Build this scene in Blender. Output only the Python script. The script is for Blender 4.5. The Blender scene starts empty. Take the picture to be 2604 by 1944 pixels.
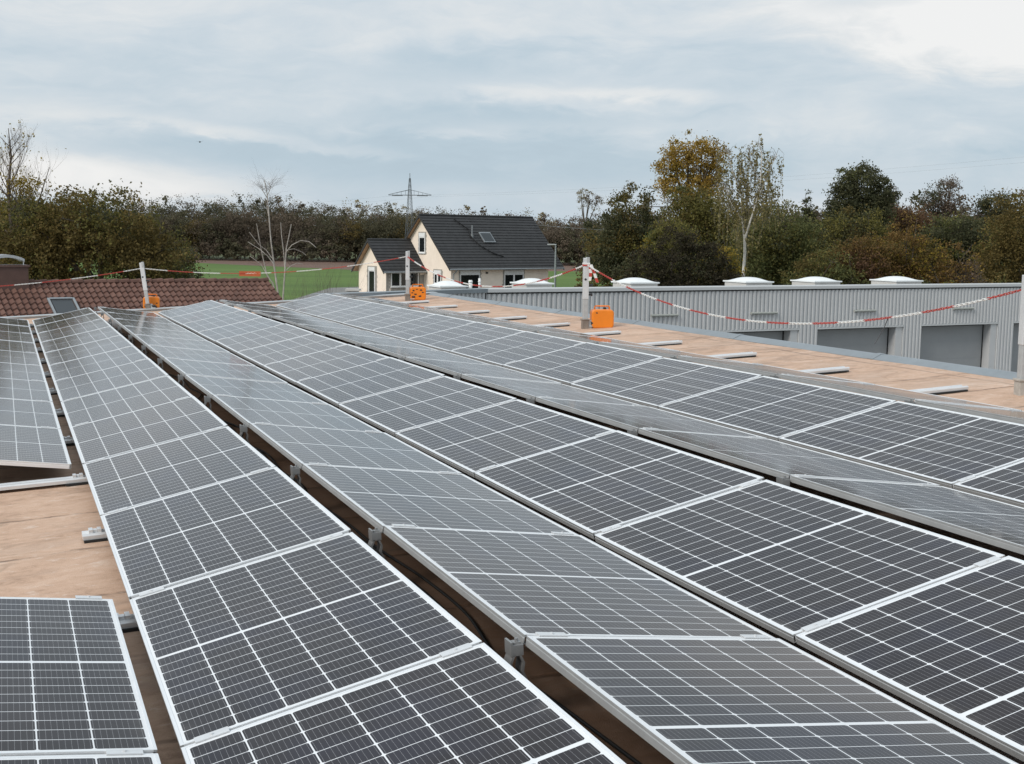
import bpy, math, random
import numpy as np
from mathutils import Matrix, Vector
random.seed(7); RNG = np.random.default_rng(11)
R = math.radians
sc = bpy.context.scene
COL = sc.collection

# ------------------------------------------------------------------ camera
cam_d = bpy.data.cameras.new('camera'); cam = bpy.data.objects.new('camera', cam_d); COL.objects.link(cam)
CAM_Z = 5.5
cam_d.sensor_width = 36.0; cam_d.lens = 3229.1 / 2604 * 36.0
cam_d.clip_start = 0.05; cam_d.clip_end = 6000
right = Vector((0.9998875, 0.0017712, 0.0148945)); up = Vector((-0.0149994, 0.1180718, 0.9928917)); fwd = Vector((0, 0.9930035, -0.1180851))
cm = Matrix((right, up, -fwd)).transposed().to_4x4(); cm.translation = (0, 0, CAM_Z)
cam.matrix_world = cm
sc.camera = cam

# ------------------------------------------------------------------ light
sc.view_settings.view_transform = 'Standard'; sc.view_settings.look = 'None'
sc.view_settings.exposure = 0.0; sc.view_settings.gamma = 1.0
SUN_EL, SUN_AZ = R(38), R(226)           # azimuth clockwise from +Y: behind and to the left
sun_dir = Vector((math.sin(SUN_AZ) * math.cos(SUN_EL), math.cos(SUN_AZ) * math.cos(SUN_EL), math.sin(SUN_EL)))
sd = bpy.data.lights.new('sun', 'SUN'); sd.energy = 2.1; sd.angle = R(20); sd.color = (1.0, 0.95, 0.88)
sun = bpy.data.objects.new('sun', sd); COL.objects.link(sun)
sun.rotation_euler = sun_dir.to_track_quat('Z', 'Y').to_euler()


class NT:
    """small helper to write shader trees"""
    def __init__(self, tree):
        self.t = tree; self.n = tree.nodes; self.l = tree.links
    def put(self, v, sock):
        if isinstance(v, bpy.types.NodeSocket): self.l.new(v, sock)
        elif v is not None: sock.default_value = v
    def node(self, kind, **kw):
        n = self.n.new(kind)
        for k, v in kw.items(): setattr(n, k, v)
        return n
    def math(self, op, a, b=None, c=None, clamp=False):
        n = self.node('ShaderNodeMath', operation=op, use_clamp=clamp)
        self.put(a, n.inputs[0]); self.put(b, n.inputs[1]); self.put(c, n.inputs[2]); return n.outputs[0]
    def mix(self, f, a, b, mode='MIX'):
        n = self.node('ShaderNodeMix', data_type='RGBA', blend_type=mode)
        self.put(f, n.inputs[0])
        for v, s in ((a, n.inputs[6]), (b, n.inputs[7])):
            if isinstance(v, tuple) and len(v) == 3: v = (*v, 1)
            self.put(v, s)
        return n.outputs[2]
    def noise(self, vec, scale, detail=4, rough=.55, dist=0.0):
        n = self.node('ShaderNodeTexNoise'); self.put(vec, n.inputs['Vector'])
        n.inputs['Scale'].default_value = scale; n.inputs['Detail'].default_value = detail
        n.inputs['Roughness'].default_value = rough; n.inputs['Distortion'].default_value = dist
        return n.outputs['Fac']
    def mapping(self, vec, scale=(1, 1, 1), loc=(0, 0, 0), rot=(0, 0, 0)):
        n = self.node('ShaderNodeMapping'); self.put(vec, n.inputs[0])
        n.inputs['Location'].default_value = loc; n.inputs['Rotation'].default_value = rot; n.inputs['Scale'].default_value = scale
        return n.outputs[0]
    def ramp(self, f, stops):
        n = self.node('ShaderNodeValToRGB'); self.put(f, n.inputs[0]); cr = n.color_ramp
        while len(cr.elements) < len(stops): cr.elements.new(.5)
        for e, (p, c) in zip(cr.elements, stops):
            e.position = p; e.color = (*c, 1) if len(c) == 3 else c
        return n.outputs[0]
    def sep(self, v):
        n = self.node('ShaderNodeSeparateXYZ'); self.put(v, n.inputs[0]); return n.outputs
    def comb(self, x=0., y=0., z=0.):
        n = self.node('ShaderNodeCombineXYZ')
        for v, s in zip((x, y, z), n.inputs): self.put(v, s)
        return n.outputs[0]
    def rng(self, v, a, b, c=0., d=1., smooth=True):
        n = self.node('ShaderNodeMapRange', interpolation_type='SMOOTHSTEP' if smooth else 'LINEAR'); self.put(v, n.inputs[0])
        for i, q in enumerate((a, b, c, d)): n.inputs[i + 1].default_value = q
        return n.outputs[0]


# ------------------------------------------------------------------ sky: thin blue behind layered overcast
def build_world():
    w = bpy.data.worlds.new('World'); sc.world = w; w.use_nodes = True
    T = NT(w.node_tree); T.n.clear()
    out = T.node('ShaderNodeOutputWorld'); bg = T.node('ShaderNodeBackground'); T.l.new(bg.outputs[0], out.inputs[0])
    sky = T.node('ShaderNodeTexSky', sky_type='NISHITA'); sky.sun_disc = False
    sky.sun_elevation = SUN_EL; sky.sun_rotation = SUN_AZ; sky.air_density = 1.2; sky.dust_density = 2.0
    d = T.node('ShaderNodeTexCoord').outputs['Generated']
    x, y, z = T.sep(d)
    az = T.math('ARCTAN2', x, y)                      # 0 straight ahead, + to the right
    el = T.math('ARCSINE', z)
    skyb = T.node('ShaderNodeVectorMath', operation='SCALE'); T.l.new(sky.outputs[0], skyb.inputs[0]); skyb.inputs['Scale'].default_value = 0.10
    # cloud sheets seen edge-on near the horizon
    v = T.comb(az, T.math('MULTIPLY', el, 2.7), 0.0)
    warp = T.noise(T.mapping(v, (5, 5, 3), (3, 1, 0)), 1.0, 4)
    v2 = T.comb(T.math('ADD', az, T.math('MULTIPLY', warp, 0.06)), T.math('ADD', T.math('MULTIPLY', el, 2.7), T.math('MULTIPLY', warp, 0.16)), 0.0)
    n1 = T.noise(T.mapping(v2, (3.6, 4.4, 1), (1.3, 0.4, 0)), 1.0, 7, .58, .25)
    n2 = T.noise(T.mapping(v2, (9.5, 11.5, 1), (7.1, 2.0, 0), (0, 0, .12)), 1.0, 7, .60, .4)
    n3 = T.noise(T.mapping(v2, (24, 34.0, 1), (2.1, 5.0, 0), (0, 0, .10)), 1.0, 6, .58, .3)
    ew = T.math('ADD', el, T.math('ADD', T.math('MULTIPLY', T.math('SUBTRACT', n2, .5), .030), T.math('MULTIPLY', T.math('SUBTRACT', n3, .5), .010)))
    aw = T.math('ADD', az, T.math('MULTIPLY', T.math('SUBTRACT', n2, .5), .11))
    def blob(a0, e0, ra, re, tilt=0.0):
        da = T.math('DIVIDE', T.math('SUBTRACT', aw, a0), ra)
        de = T.math('DIVIDE', T.math('SUBTRACT', T.math('SUBTRACT', ew, e0), T.math('MULTIPLY', T.math('SUBTRACT', az, a0), tilt)), re)
        q = T.math('ADD', T.math('MULTIPLY', da, da), T.math('MULTIPLY', de, de))
        return T.math('POWER', 2.718, T.math('MULTIPLY', T.math('POWER', q, 1.6), -1.0))
    b = T.math('MULTIPLY', T.math('SUBTRACT', n1, .5), 0.62)
    b = T.math('ADD', b, T.math('MULTIPLY', T.math('SUBTRACT', n2, .5), 0.50))
    b = T.math('ADD', b, T.math('MULTIPLY', T.math('SUBTRACT', n3, .5), 0.22))
    for a0, e0, ra, re, k, tl in ((.36, .160, .17, .036, .62, -.16), (.36, .13, .12, .016, .18, -.1), (.27, .172, .05, .007, -.28, 0), (-.335, .036, .125, .016, .46, -.05), (-.33, .080, .16, .009, .10, -.08), (-.18, .066, .12, .005, .18, -.10),
                              (-.25, .165, .4, .035, .10, 0), (-.02, .128, .11, .016, -.20, 0), (-.005, .106, .05, .010, .20, .1), (.10, .105, .05, .005, .22, -.08), (.0, .055, .34, .022, -.22, 0), (.02, .088, .12, .007, -.14, 0), (-.04, .075, .035, .004, .16, 0), (.25, .06, .16, .02, -.06, 0)):
        b = T.math('ADD', b, T.math('MULTIPLY', blob(a0, e0, ra, re, tl), k))
    b = T.math('ADD', b, .56)
    cloud = T.ramp(b, [(0.0, (.43, .535, .62)), (.33, (.500, .612, .698)), (.56, (.622, .700, .763)), (.80, (.785, .81, .825)), (1.0, (.905, .905, .90))])
    # the overcast is brighter overhead
    zen = T.rng(z, .28, .90, 1.0, 1.35)
    cs = T.node('ShaderNodeVectorMath', operation='SCALE'); T.l.new(cloud, cs.inputs[0]); T.l.new(zen, cs.inputs['Scale'])
    col = T.mix(.94, skyb.outputs[0], cs.outputs[0])
    T.l.new(col, bg.inputs[0]); bg.inputs[1].default_value = 1.0
build_world()


# ------------------------------------------------------------------ materials
def material(name):
    m = bpy.data.materials.new(name); m.use_nodes = True
    T = NT(m.node_tree); bs = T.n['Principled BSDF']; return m, T, bs

def obj_co(T): return T.node('ShaderNodeTexCoord').outputs['Object']

def bump(T, bs, h, strength, dist=.01):
    b = T.node('ShaderNodeBump'); T.put(h, b.inputs['Height']); b.inputs['Strength'].default_value = strength; b.inputs['Distance'].default_value = dist
    T.l.new(b.outputs[0], bs.inputs['Normal'])

def simple(name, c, rough=.6, metal=0., var=.12, scale=6., spec=None, bstr=0.0):
    m, T, bs = material(name)
    n = T.noise(obj_co(T), scale, 5)
    n2 = T.noise(obj_co(T), scale * 7, 3)
    f = T.math('ADD', T.math('MULTIPLY', n, .7), T.math('MULTIPLY', n2, .3))
    a = tuple(k * (1 - var) for k in c); b = tuple(min(1, k * (1 + var)) for k in c)
    T.l.new(T.ramp(f, [(.3, a), (.7, b)]), bs.inputs['Base Color'])
    bs.inputs['Roughness'].default_value = rough; bs.inputs['Metallic'].default_value = metal
    if spec is not None: bs.inputs['Specular IOR Level'].default_value = spec
    if bstr: bump(T, bs, n2, bstr)
    return m

def glass(name, c, rough=.06):
    m, T, bs = material(name); bs.inputs['Base Color'].default_value = (*c, 1); bs.inputs['Roughness'].default_value = rough
    bs.inputs['IOR'].default_value = 1.5
    return m

M = {}
M['alu'] = simple('aluminium', (.70, .705, .71), .36, .35, .08, 9)
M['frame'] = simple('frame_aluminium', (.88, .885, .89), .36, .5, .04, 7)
M['flank'] = simple('frame_shaded_flank', (.40, .40, .395), .45, .35, .10, 9)  # same frame metal, darkened to paint the shade on the long sides
M['trestle'] = simple('dull_grey_aluminium', (.27, .27, .268), .5, .4, .15, 12)
M['alu_dull'] = simple('weathered_aluminium', (.46, .47, .47), .5, .3, .15, 12)
M['black'] = simple('black_rubber', (.02, .02, .02), .7, 0, .3, 20)
M['plug'] = simple('black_plastic', (.025, .025, .027), .45)
M['trim'] = simple('zinc_flashing', (.235, .262, .28), .45, .15, .14, 1.5)
M['coping'] = simple('grey_coping', (.42, .44, .45), .5, .15, .12, 2)
M['concrete'] = simple('concrete', (.42, .39, .35), .85, 0, .25, 9, bstr=.3)
M['wood'] = simple('weathered_wood', (.23, .19, .16), .8, 0, .3, 14, bstr=.3)
M['orange'] = simple('orange_plastic', (.80, .225, .012), .38, 0, .08, 5)
M['white_pl'] = simple('white_plastic', (.78, .78, .76), .4, 0, .04, 8)
M['orange_red'] = simple('faded_orange_plastic', (.42, .095, .03), .5, 0, .1, 8)
M['red_pl'] = simple('red_plastic', (.47, .055, .04), .42, 0, .12, 8)
M['dome'] = simple('white_acrylic', (.80, .81, .80), .3, 0, .05, 3)
M['curb'] = simple('grey_beige_curb', (.50, .48, .45), .6, 0, .08, 3)
M['sheet'] = simple('grey_sheet_metal', (.545, .545, .545), .45, .15, .05, 1.2)
M['fascia'] = simple('light_fascia_metal', (.52, .525, .525), .45, .0, .05, .8)
M['joint'] = simple('sheet_joint', (.20, .20, .20), .6)
M['door_g'] = simple('grey_door', (.28, .287, .293), .5, 0, .05, 2.5)
M['dark'] = simple('dark_gap', (.012, .012, .013), .8)
M['lampg'] = simple('grey_lamp', (.36, .37, .34), .5)
M['cream'] = simple('cream_render', (.90, .775, .655), .9, 0, .07, 1.3, bstr=.15)
M['bareplaster'] = simple('bare_grey_plaster', (.34, .315, .28), .9, 0, .25, 3)
M['soffit'] = simple('wood_soffit', (.48, .31, .19), .7, 0, .15, 3)
M['pvc'] = simple('white_window_frame', (.80, .80, .79), .35, 0, .03)
M['pane'] = glass('window_glass', (.012, .015, .016))
M['skypane'] = glass('skylight_glass', (.030, .036, .040), .45)
M['brown_clad'] = simple('brown_cladding', (.115, .062, .048), .55, 0, .2, 4)
M['steel'] = simple('bright_steel', (.62, .63, .64), .25, .9, .06)
M['gate_post'] = simple('galvanised_steel', (.30, .32, .33), .5, .5, .12, 4)
M['lattice'] = simple('lattice_steel', (.16, .18, .19), .6, .3)
M['bark'] = simple('bark', (.085, .068, .052), .9, 0, .3, 6)
M['birch'] = simple('birch_bark', (.37, .335, .295), .8, 0, .35, 5)
M['birch_pale'] = simple('pale_birch_bark', (.60, .57, .52), .8, 0, .3, 5)
M['paletwig'] = simple('pale_twig_bark', (.17, .15, .125), .9, 0, .2, 2)
M['twig'] = simple('twig_bark', (.105, .080, .062), .9, 0, .25, 2)
M['graytwig'] = simple('grey_twig_bark', (.16, .14, .12), .9, 0, .2, 2)
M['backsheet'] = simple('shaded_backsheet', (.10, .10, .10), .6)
M['cable'] = simple('black_cable', (.015, .015, .015), .5)
M['wire'] = simple('wire', (.22, .24, .24), .6, .2)
M['feather'] = simple('dark_feather', (.05, .05, .055), .8)
M['paving'] = simple('yard_paving', (.20, .195, .185), .9, 0, .2, .8)


XB_, XC_, XD_, XF_ = 1.13, 2.24, 3.40, 5.66           # where the panel rows leave gaps, metres across the roof
def mat_membrane():
    m, T, bs = material('sandstone_bitumen_membrane'); co = obj_co(T)
    x, y, z = T.sep(co)
    big = T.noise(T.mapping(co, (.8, 1.3, 1)), 1.0, 6, .6, .6)
    mid = T.noise(T.mapping(co, (3.2, 5.6, 1)), 1.0, 6, .62, .8)
    grain = T.noise(co, 260, 2)
    patch = T.noise(T.mapping(co, (1.0, 2.6, 1), (5, 3, 0)), 1.0, 4, .6, 1.0)
    fine = T.noise(T.mapping(co, (13, 21, 1), (3, 8, 0)), 1.0, 8, .72, .6)
    f = T.math('ADD', T.math('MULTIPLY', big, .34), T.math('ADD', T.math('MULTIPLY', mid, .26), T.math('ADD', T.math('MULTIPLY', grain, .12), T.math('MULTIPLY', fine, .28))))
    c = T.ramp(f, [(.40, (.37, .235, .160)), (.47, (.525, .345, .240)), (.53, (.585, .395, .283)), (.61, (.65, .49, .385))])
    # sheet laps, roughly every metre, wandering a little
    wob = T.math('MULTIPLY', T.math('SUBTRACT', T.noise(T.mapping(co, (1.3, .35, 1)), 1.0, 5, .6), .5), .26)
    ph = T.math('FRACT', T.math('ADD', T.math('MULTIPLY', y, 1.03), wob))
    dseam = T.math('ABSOLUTE', T.math('SUBTRACT', ph, .5))
    brk = T.noise(T.mapping(co, (3.5, 1.2, 1), (2, 9, 0)), 1.0, 4)
    line = T.math('MULTIPLY', T.rng(dseam, .006, .028, 1, 0), T.rng(brk, .36, .58, .15, 1.))
    soft = T.math('MULTIPLY', T.rng(dseam, .0, .22, 1, 0), T.rng(patch, .45, .7, 0, .75))
    c = T.mix(T.math('MULTIPLY', soft, .5), c, (.34, .205, .125))
    c = T.mix(T.math('MULTIPLY', line, .8), c, (.17, .105, .07))
    # one lap along the right hand edge
    wx = T.math('ADD', x, T.math('MULTIPLY', T.math('SUBTRACT', T.noise(T.mapping(co, (.3, .8, 1)), 1.0, 4), .5), .22))
    lx = T.math('MULTIPLY', T.rng(T.math('ABSOLUTE', T.math('SUBTRACT', wx, 8.36)), .008, .035, 1, 0), T.rng(brk, .3, .6, .25, 1))
    c = T.mix(T.math('MULTIPLY', lx, .6), c, (.17, .11, .08))
    scuff = T.rng(T.noise(T.mapping(co, (6, 13, 1), (1, 7, 0)), 1.0, 6, .68, .5), .57, .70, 0, .65)
    c = T.mix(scuff, c, (.70, .57, .48))
    blot = T.rng(T.noise(T.mapping(co, (.8, 1.5, 1), (9, 4, 0)), 1.0, 6, .65, 1.2),   .52, .68, 0, .60)
    c = T.mix(blot, c, (.33, .225, .165))
    pud = T.noise(T.mapping(co, (.9, 1.25, 1), (14, 6, 0)), 1.0, 4, .55, .5)
    tide = T.math('MULTIPLY', T.rng(T.math('ABSOLUTE', T.math('SUBTRACT', pud, .545)), .001, .022, 1, 0), T.rng(brk, .4, .6, .05, .42))
    c = T.mix(tide, c, (.29, .195, .135)); c = T.mix(T.rng(pud, .545, .60, 0, .28), c, (.42, .31, .24))
    # wet felt below the panel gaps, with the gap shade painted into its colour
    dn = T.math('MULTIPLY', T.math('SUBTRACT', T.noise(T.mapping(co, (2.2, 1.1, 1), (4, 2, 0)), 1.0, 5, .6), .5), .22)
    xd = T.math('ADD', x, dn); wet_shade = None
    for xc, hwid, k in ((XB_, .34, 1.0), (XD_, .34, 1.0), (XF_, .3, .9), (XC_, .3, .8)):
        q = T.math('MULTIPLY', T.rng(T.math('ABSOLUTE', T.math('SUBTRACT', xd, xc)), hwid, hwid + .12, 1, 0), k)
        wet_shade = q if wet_shade is None else T.math('MAXIMUM', wet_shade, q)
    wet_shade = T.math('MULTIPLY', wet_shade, T.rng(T.math('ADD', y, dn), 25.6, 26.1, 1, 0))
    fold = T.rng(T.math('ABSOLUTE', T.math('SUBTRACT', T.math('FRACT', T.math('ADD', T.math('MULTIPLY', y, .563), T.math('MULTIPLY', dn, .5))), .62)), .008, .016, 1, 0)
    c = T.mix(wet_shade, c, T.mix(.80, c, T.mix(fold, (.062, .034, .022), (.004, .004, .004))))
    T.l.new(c, bs.inputs['Base Color']); T.l.new(T.rng(wet_shade, 0, 1, .8, .32), bs.inputs['Roughness'])
    h = T.math('SUBTRACT', T.math('ADD', T.math('MULTIPLY', mid, .5), T.math('ADD', T.math('MULTIPLY', grain, .15), T.math('MULTIPLY', fine, .35))), T.math('MULTIPLY', line, .7))
    bump(T, bs, h, .6, .025)
    return m
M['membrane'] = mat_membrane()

PW, PL = 1.038, 1.755
def mat_laminate():
    m, T, bs = material('monocrystalline_laminate'); co = obj_co(T); x, y, z = T.sep(co)
    # columns across, 6
    mx = .021; pxw = (PW - 2 * mx) / 6
    u = T.math('DIVIDE', T.math('SUBTRACT', x, mx), pxw); iu = T.math('FLOOR', u)
    fu = T.math('MULTIPLY', T.math('SUBTRACT', T.math('ABSOLUTE', T.math('SUBTRACT', T.math('FRACT', u), .5)), 0.0), pxw)    # |dist to centre| m
    # rows along, two halves of ten
    cgap = .018; my = .021; pyw = (PL - cgap - 2 * my) / 20
    yc = T.math('ABSOLUTE', T.math('SUBTRACT', y, PL / 2)); v = T.math('DIVIDE', T.math('SUBTRACT', yc, cgap / 2), pyw)
    fv = T.math('MULTIPLY', T.math('ABSOLUTE', T.math('SUBTRACT', T.math('FRACT', v), .5)), pyw)
    hw, hh = pxw / 2 - .0024, pyw / 2 - .0017
    a = T.math('LESS_THAN', fu, hw); b = T.math('LESS_THAN', fv, hh)
    ch = T.math('LESS_THAN', T.math('ADD', fu, fv), hw + hh - .006)
    ok = T.math('MULTIPLY', T.math('MULTIPLY', a, b), ch)
    for s, lo, hi in ((u, 0, 6), (v, 0, 10)):
        ok = T.math('MULTIPLY', ok, T.math('MULTIPLY', T.math('GREATER_THAN', s, lo), T.math('LESS_THAN', s, hi)))
    wn = T.node('ShaderNodeTexWhiteNoise', noise_dimensions='3D')
    rnd = T.node('ShaderNodeObjectInfo').outputs['Random']
    T.l.new(T.comb(iu, T.math('FLOOR', T.math('DIVIDE', y, pyw)), T.math('MULTIPLY', rnd, 91.)), wn.inputs['Vector'])
    cell = T.mix(wn.outputs['Value'], (.0150, .0108, .0120), (.0195, .0150, .0172))
    pn = T.noise(T.mapping(T.comb(x, y, T.math('MULTIPLY', rnd, 40.)), (3, 2, 1)), 1.0, 2)
    cell = T.mix(T.rng(pn, .45, .75, 0, .6), cell, (.018, .0175, .031))
    # nine wires per cell and the fine finger grid they carry
    bb = T.math('ABSOLUTE', T.math('SUBTRACT', T.math('FRACT', T.math('MULTIPLY', T.math('FRACT', u), 9.0)), .5))
    cell = T.mix(T.math('LESS_THAN', bb, .018), cell, (.30, .30, .31))
    dirt = T.noise(co, 1.7, 5, .6)
    back = T.mix(dirt, (.70, .71, .72), (.80, .81, .82))
    c = T.mix(ok, back, cell)
    ed = T.math('MINIMUM', x, T.math('SUBTRACT', PW, x)); mk = T.noise(T.mapping(T.comb(x, y, T.math('MULTIPLY', rnd, 33.)), (2.2, 9, 1)), 1.0, 6, .7)
    grime = T.math('MULTIPLY', T.rng(ed, .012, .085, 1, 0), T.rng(mk, .42, .68, 0, .10))
    c = T.mix(T.math('ADD', grime, T.rng(mk, .62, .80, 0, .025)), c, (.40, .36, .31))
    # thin film of dust
    c = T.mix(T.rng(dirt, .35, .8, .004, .02), c, (.45, .43, .40))
    T.l.new(c, bs.inputs['Base Color']); bs.inputs['IOR'].default_value = 1.30
    T.l.new(T.rng(dirt, .3, .8, .085, .135), bs.inputs['Roughness'])
    return m
M['laminate'] = mat_laminate()

def mat_tile(name, c0, c1, c2, wave, course, rough=.75):
    m, T, bs = material(name); co = obj_co(T); x, y, z = T.sep(co)
    wn = T.node('ShaderNodeTexWhiteNoise', noise_dimensions='3D')
    T.l.new(T.comb(T.math('FLOOR', T.math('DIVIDE', x, wave)), T.math('FLOOR', T.math('DIVIDE', y, course)), 0.0), wn.inputs['Vector'])
    n = T.noise(co, 1.1, 6, .6); n2 = T.noise(co, 9, 4)
    f = T.math('ADD', T.math('MULTIPLY', wn.outputs['Value'], .28), T.math('ADD', T.math('MULTIPLY', n, .47), T.math('MULTIPLY', n2, .25)))
    T.l.new(T.ramp(f, [(.25, c0), (.5, c1), (.8, c2)]), bs.inputs['Base Color']); bs.inputs['Roughness'].default_value = rough
    bump(T, bs, n2, .2)
    return m
M['brown_tile'] = mat_tile('brown_clay_tiles', (.085, .040, .028), (.120, .056, .040), (.185, .098, .072), .19, .33)
M['dark_tile'] = mat_tile('anthracite_tiles', (.026, .026, .027), (.033, .033, .034), (.044, .044, .045), .3, .34, .75)

def mat_leaf(name, cols, scale=.35):
    m, T, bs = material(name)
    g = T.node('ShaderNodeNewGeometry').outputs['Random Per Island']
    n = T.noise(obj_co(T), scale, 3)
    f = T.math('ADD', T.math('MULTIPLY', g, .55), T.math('MULTIPLY', n, .5))
    k = len(cols) - 1
    T.l.new(T.ramp(f, [(.2 + .62 * i / k, c) for i, c in enumerate(cols)]), bs.inputs['Base Color'])
    bs.inputs['Roughness'].default_value = .7; bs.inputs['Specular IOR Level'].default_value = .2
    tr = T.node('ShaderNodeBsdfTranslucent'); T.l.new(bs.inputs['Base Color'].links[0].from_socket, tr.inputs[0])
    mx = T.node('ShaderNodeMixShader'); mx.inputs[0].default_value = .42; T.l.new(bs.outputs[0], mx.inputs[1]); T.l.new(tr.outputs[0], mx.inputs[2])
    T.l.new(mx.outputs[0], T.n['Material Output'].inputs['Surface'])
    return m
L = {
 'olive':  mat_leaf('olive_leaves', [(0.075, 0.072, 0.024), (0.123, 0.114, 0.033), (0.173, 0.153, 0.045), (0.240, 0.203, 0.063)]),
 'brownolive': mat_leaf('brown_olive_leaves', [(0.075, 0.060, 0.022), (0.117, 0.090, 0.030), (0.162, 0.120, 0.041), (0.217, 0.153, 0.051)]),
 'green':  mat_leaf('green_leaves', [(0.063, 0.075, 0.030), (0.099, 0.111, 0.041), (0.138, 0.144, 0.054), (0.195, 0.188, 0.072)]),
 'dark':   mat_leaf('dark_leaves', [(0.049, 0.054, 0.030), (0.070, 0.075, 0.039), (0.094, 0.096, 0.049), (0.128, 0.120, 0.061)]),
 'vdark':  mat_leaf('conifer_needles', [(0.022, 0.019, 0.012), (0.038, 0.032, 0.019), (0.059, 0.049, 0.027), (0.081, 0.065, 0.035)]),
 'yellow': mat_leaf('yellow_leaves', [(0.156, 0.107, 0.021), (0.286, 0.189, 0.036), (0.403, 0.260, 0.058), (0.494, 0.338, 0.104)]),
 'ochre':  mat_leaf('ochre_leaves', [(0.136, 0.099, 0.019), (0.224, 0.168, 0.029), (0.320, 0.232, 0.040), (0.416, 0.288, 0.048)]),
 'orange': mat_leaf('orange_leaves', [(.090, .058, .022), (.145, .090, .030), (.20, .120, .040), (.26, .16, .056)]),
 'russet': mat_leaf('russet_leaves', [(.090, .056, .034), (.135, .078, .046), (.175, .10, .058), (.21, .125, .075)]),
 'birchleaf': mat_leaf('birch_leaves', [(0.117, 0.111, 0.039), (0.195, 0.169, 0.065), (0.286, 0.234, 0.098), (0.364, 0.312, 0.156)]),
 'brown':  mat_leaf('brown_twigs_mass', [(0.090, 0.069, 0.051), (0.138, 0.102, 0.075), (0.188, 0.138, 0.102), (0.240, 0.180, 0.135)]),
 'woodgreen': mat_leaf('far_wood_green', [(.072, .068, .042), (.098, .094, .056), (.130, .120, .070), (.170, .150, .090)], .12),
 'woodbrown': mat_leaf('far_wood_brown', [(0.091, 0.074, 0.052), (0.130, 0.102, 0.074), (0.172, 0.133, 0.096), (0.219, 0.175, 0.126)], .12),
 'palewood': mat_leaf('pale_poplar_leaves', [(0.169, 0.143, 0.091), (0.260, 0.221, 0.130), (0.351, 0.299, 0.182), (0.429, 0.364, 0.234)]),
}

# ------------------------------------------------------------------ mesh helper
class MB:
    def __init__(self): self.v = []; self.f = []; self.mi = []; self.slot = 0
    def add(self, vs, fs):
        o = len(self.v); self.v += [tuple(p) for p in vs]; self.f += [tuple(i + o for i in q) for q in fs]; self.mi += [self.slot] * len(fs)
    def box(self, lo, hi, m=None):
        x0, y0, z0 = lo; x1, y1, z1 = hi
        vs = [Vector(p) for p in ((x0, y0, z0), (x1, y0, z0), (x1, y1, z0), (x0, y1, z0), (x0, y0, z1), (x1, y0, z1), (x1, y1, z1), (x0, y1, z1))]
        if m is not None: vs = [m @ p for p in vs]
        self.add(vs, [(3, 2, 1, 0), (4, 5, 6, 7), (0, 1, 5, 4), (1, 2, 6, 5), (2, 3, 7, 6), (3, 0, 4, 7)])
    def extrude(self, poly, axis_vec, close=True, m=None):
        """poly: 3D points of a closed outline, swept along axis_vec"""
        n = len(poly); a = Vector(axis_vec); vs = [Vector(p) for p in poly] + [Vector(p) + a for p in poly]
        if m is not None: vs = [m @ p for p in vs]
        fs = [(i, (i + 1) % n, n + (i + 1) % n, n + i) for i in range(n)]
        if close: fs += [tuple(range(n))[::-1], tuple(range(n, 2 * n))]
        self.add(vs, fs)
    def tube(self, pts, rad, sides=8, cap=True, closed=False):
        pts = [Vector(p) for p in pts]; n = len(pts)
        if not isinstance(rad, (list, tuple)): rad = [rad] * n
        base = len(self.v); vs = []; prev = None
        for i, p in enumerate(pts):
            if closed: t = pts[(i + 1) % n] - pts[i - 1]
            else: t = pts[min(i + 1, n - 1)] - pts[max(i - 1, 0)]
            if t.length < 1e-9: t = Vector((0, 0, 1))
            t.normalize()
            if prev is None:
                a = Vector((0, 0, 1)) if abs(t.z) < .9 else Vector((1, 0, 0)); u = t.cross(a).normalized()
            else: u = (prev - t * prev.dot(t)); u = u.normalized() if u.length > 1e-6 else t.orthogonal().normalized()
            prev = u; w = t.cross(u)
            vs += [p + (u * math.cos(2 * math.pi * k / sides) + w * math.sin(2 * math.pi * k / sides)) * rad[i] for k in range(sides)]
        fs = []
        for i in range(n if closed else n - 1):
            j = (i + 1) % n
            fs += [(i * sides + k, i * sides + (k + 1) % sides, j * sides + (k + 1) % sides, j * sides + k) for k in range(sides)]
        if cap and not closed: fs += [tuple(range(sides))[::-1], tuple((n - 1) * sides + k for k in range(sides))]
        self.add(vs, fs)
    def lathe(self, prof, c=(0, 0, 0), sides=20):
        vs = []; n = len(prof)
        for r, z in prof: vs += [(c[0] + r * math.cos(2 * math.pi * k / sides), c[1] + r * math.sin(2 * math.pi * k / sides), c[2] + z) for k in range(sides)]
        fs = [(i * sides + k, i * sides + (k + 1) % sides, (i + 1) * sides + (k + 1) % sides, (i + 1) * sides + k) for i in range(n - 1) for k in range(sides)]
        fs += [tuple(range(sides))[::-1], tuple((n - 1) * sides + k for k in range(sides))]
        self.add(vs, fs)
    def mesh(self, name, mats):
        me = bpy.data.meshes.new(name); me.from_pydata(self.v, [], self.f)
        for m in (mats if isinstance(mats, (list, tuple)) else [mats]): me.materials.append(m)
        if any(self.mi): me.polygons.foreach_set('material_index', self.mi)
        me.update(); return me
    def build(self, name, mats, parent=None, mw=None, bevel=0, smooth=False):
        return link(name, self.mesh(name, mats), parent, mw, bevel, smooth)

def link(name, me, parent=None, mw=None, bevel=0, smooth=False):
    o = bpy.data.objects.new(name, me); COL.objects.link(o)
    if parent is not None: o.parent = parent
    if mw is not None: o.matrix_basis = mw
    if smooth:
        for p in me.polygons: p.use_smooth = True
    if bevel:
        b = o.modifiers.new('bevel', 'BEVEL'); b.width = bevel; b.segments = 2; b.limit_method = 'ANGLE'
    return o

def tag(o, label=None, cat=None, group=None, kind=None):
    for k, v in (('label', label), ('category', cat), ('group', group), ('kind', kind)):
        if v: o[k] = v
    return o

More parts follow.
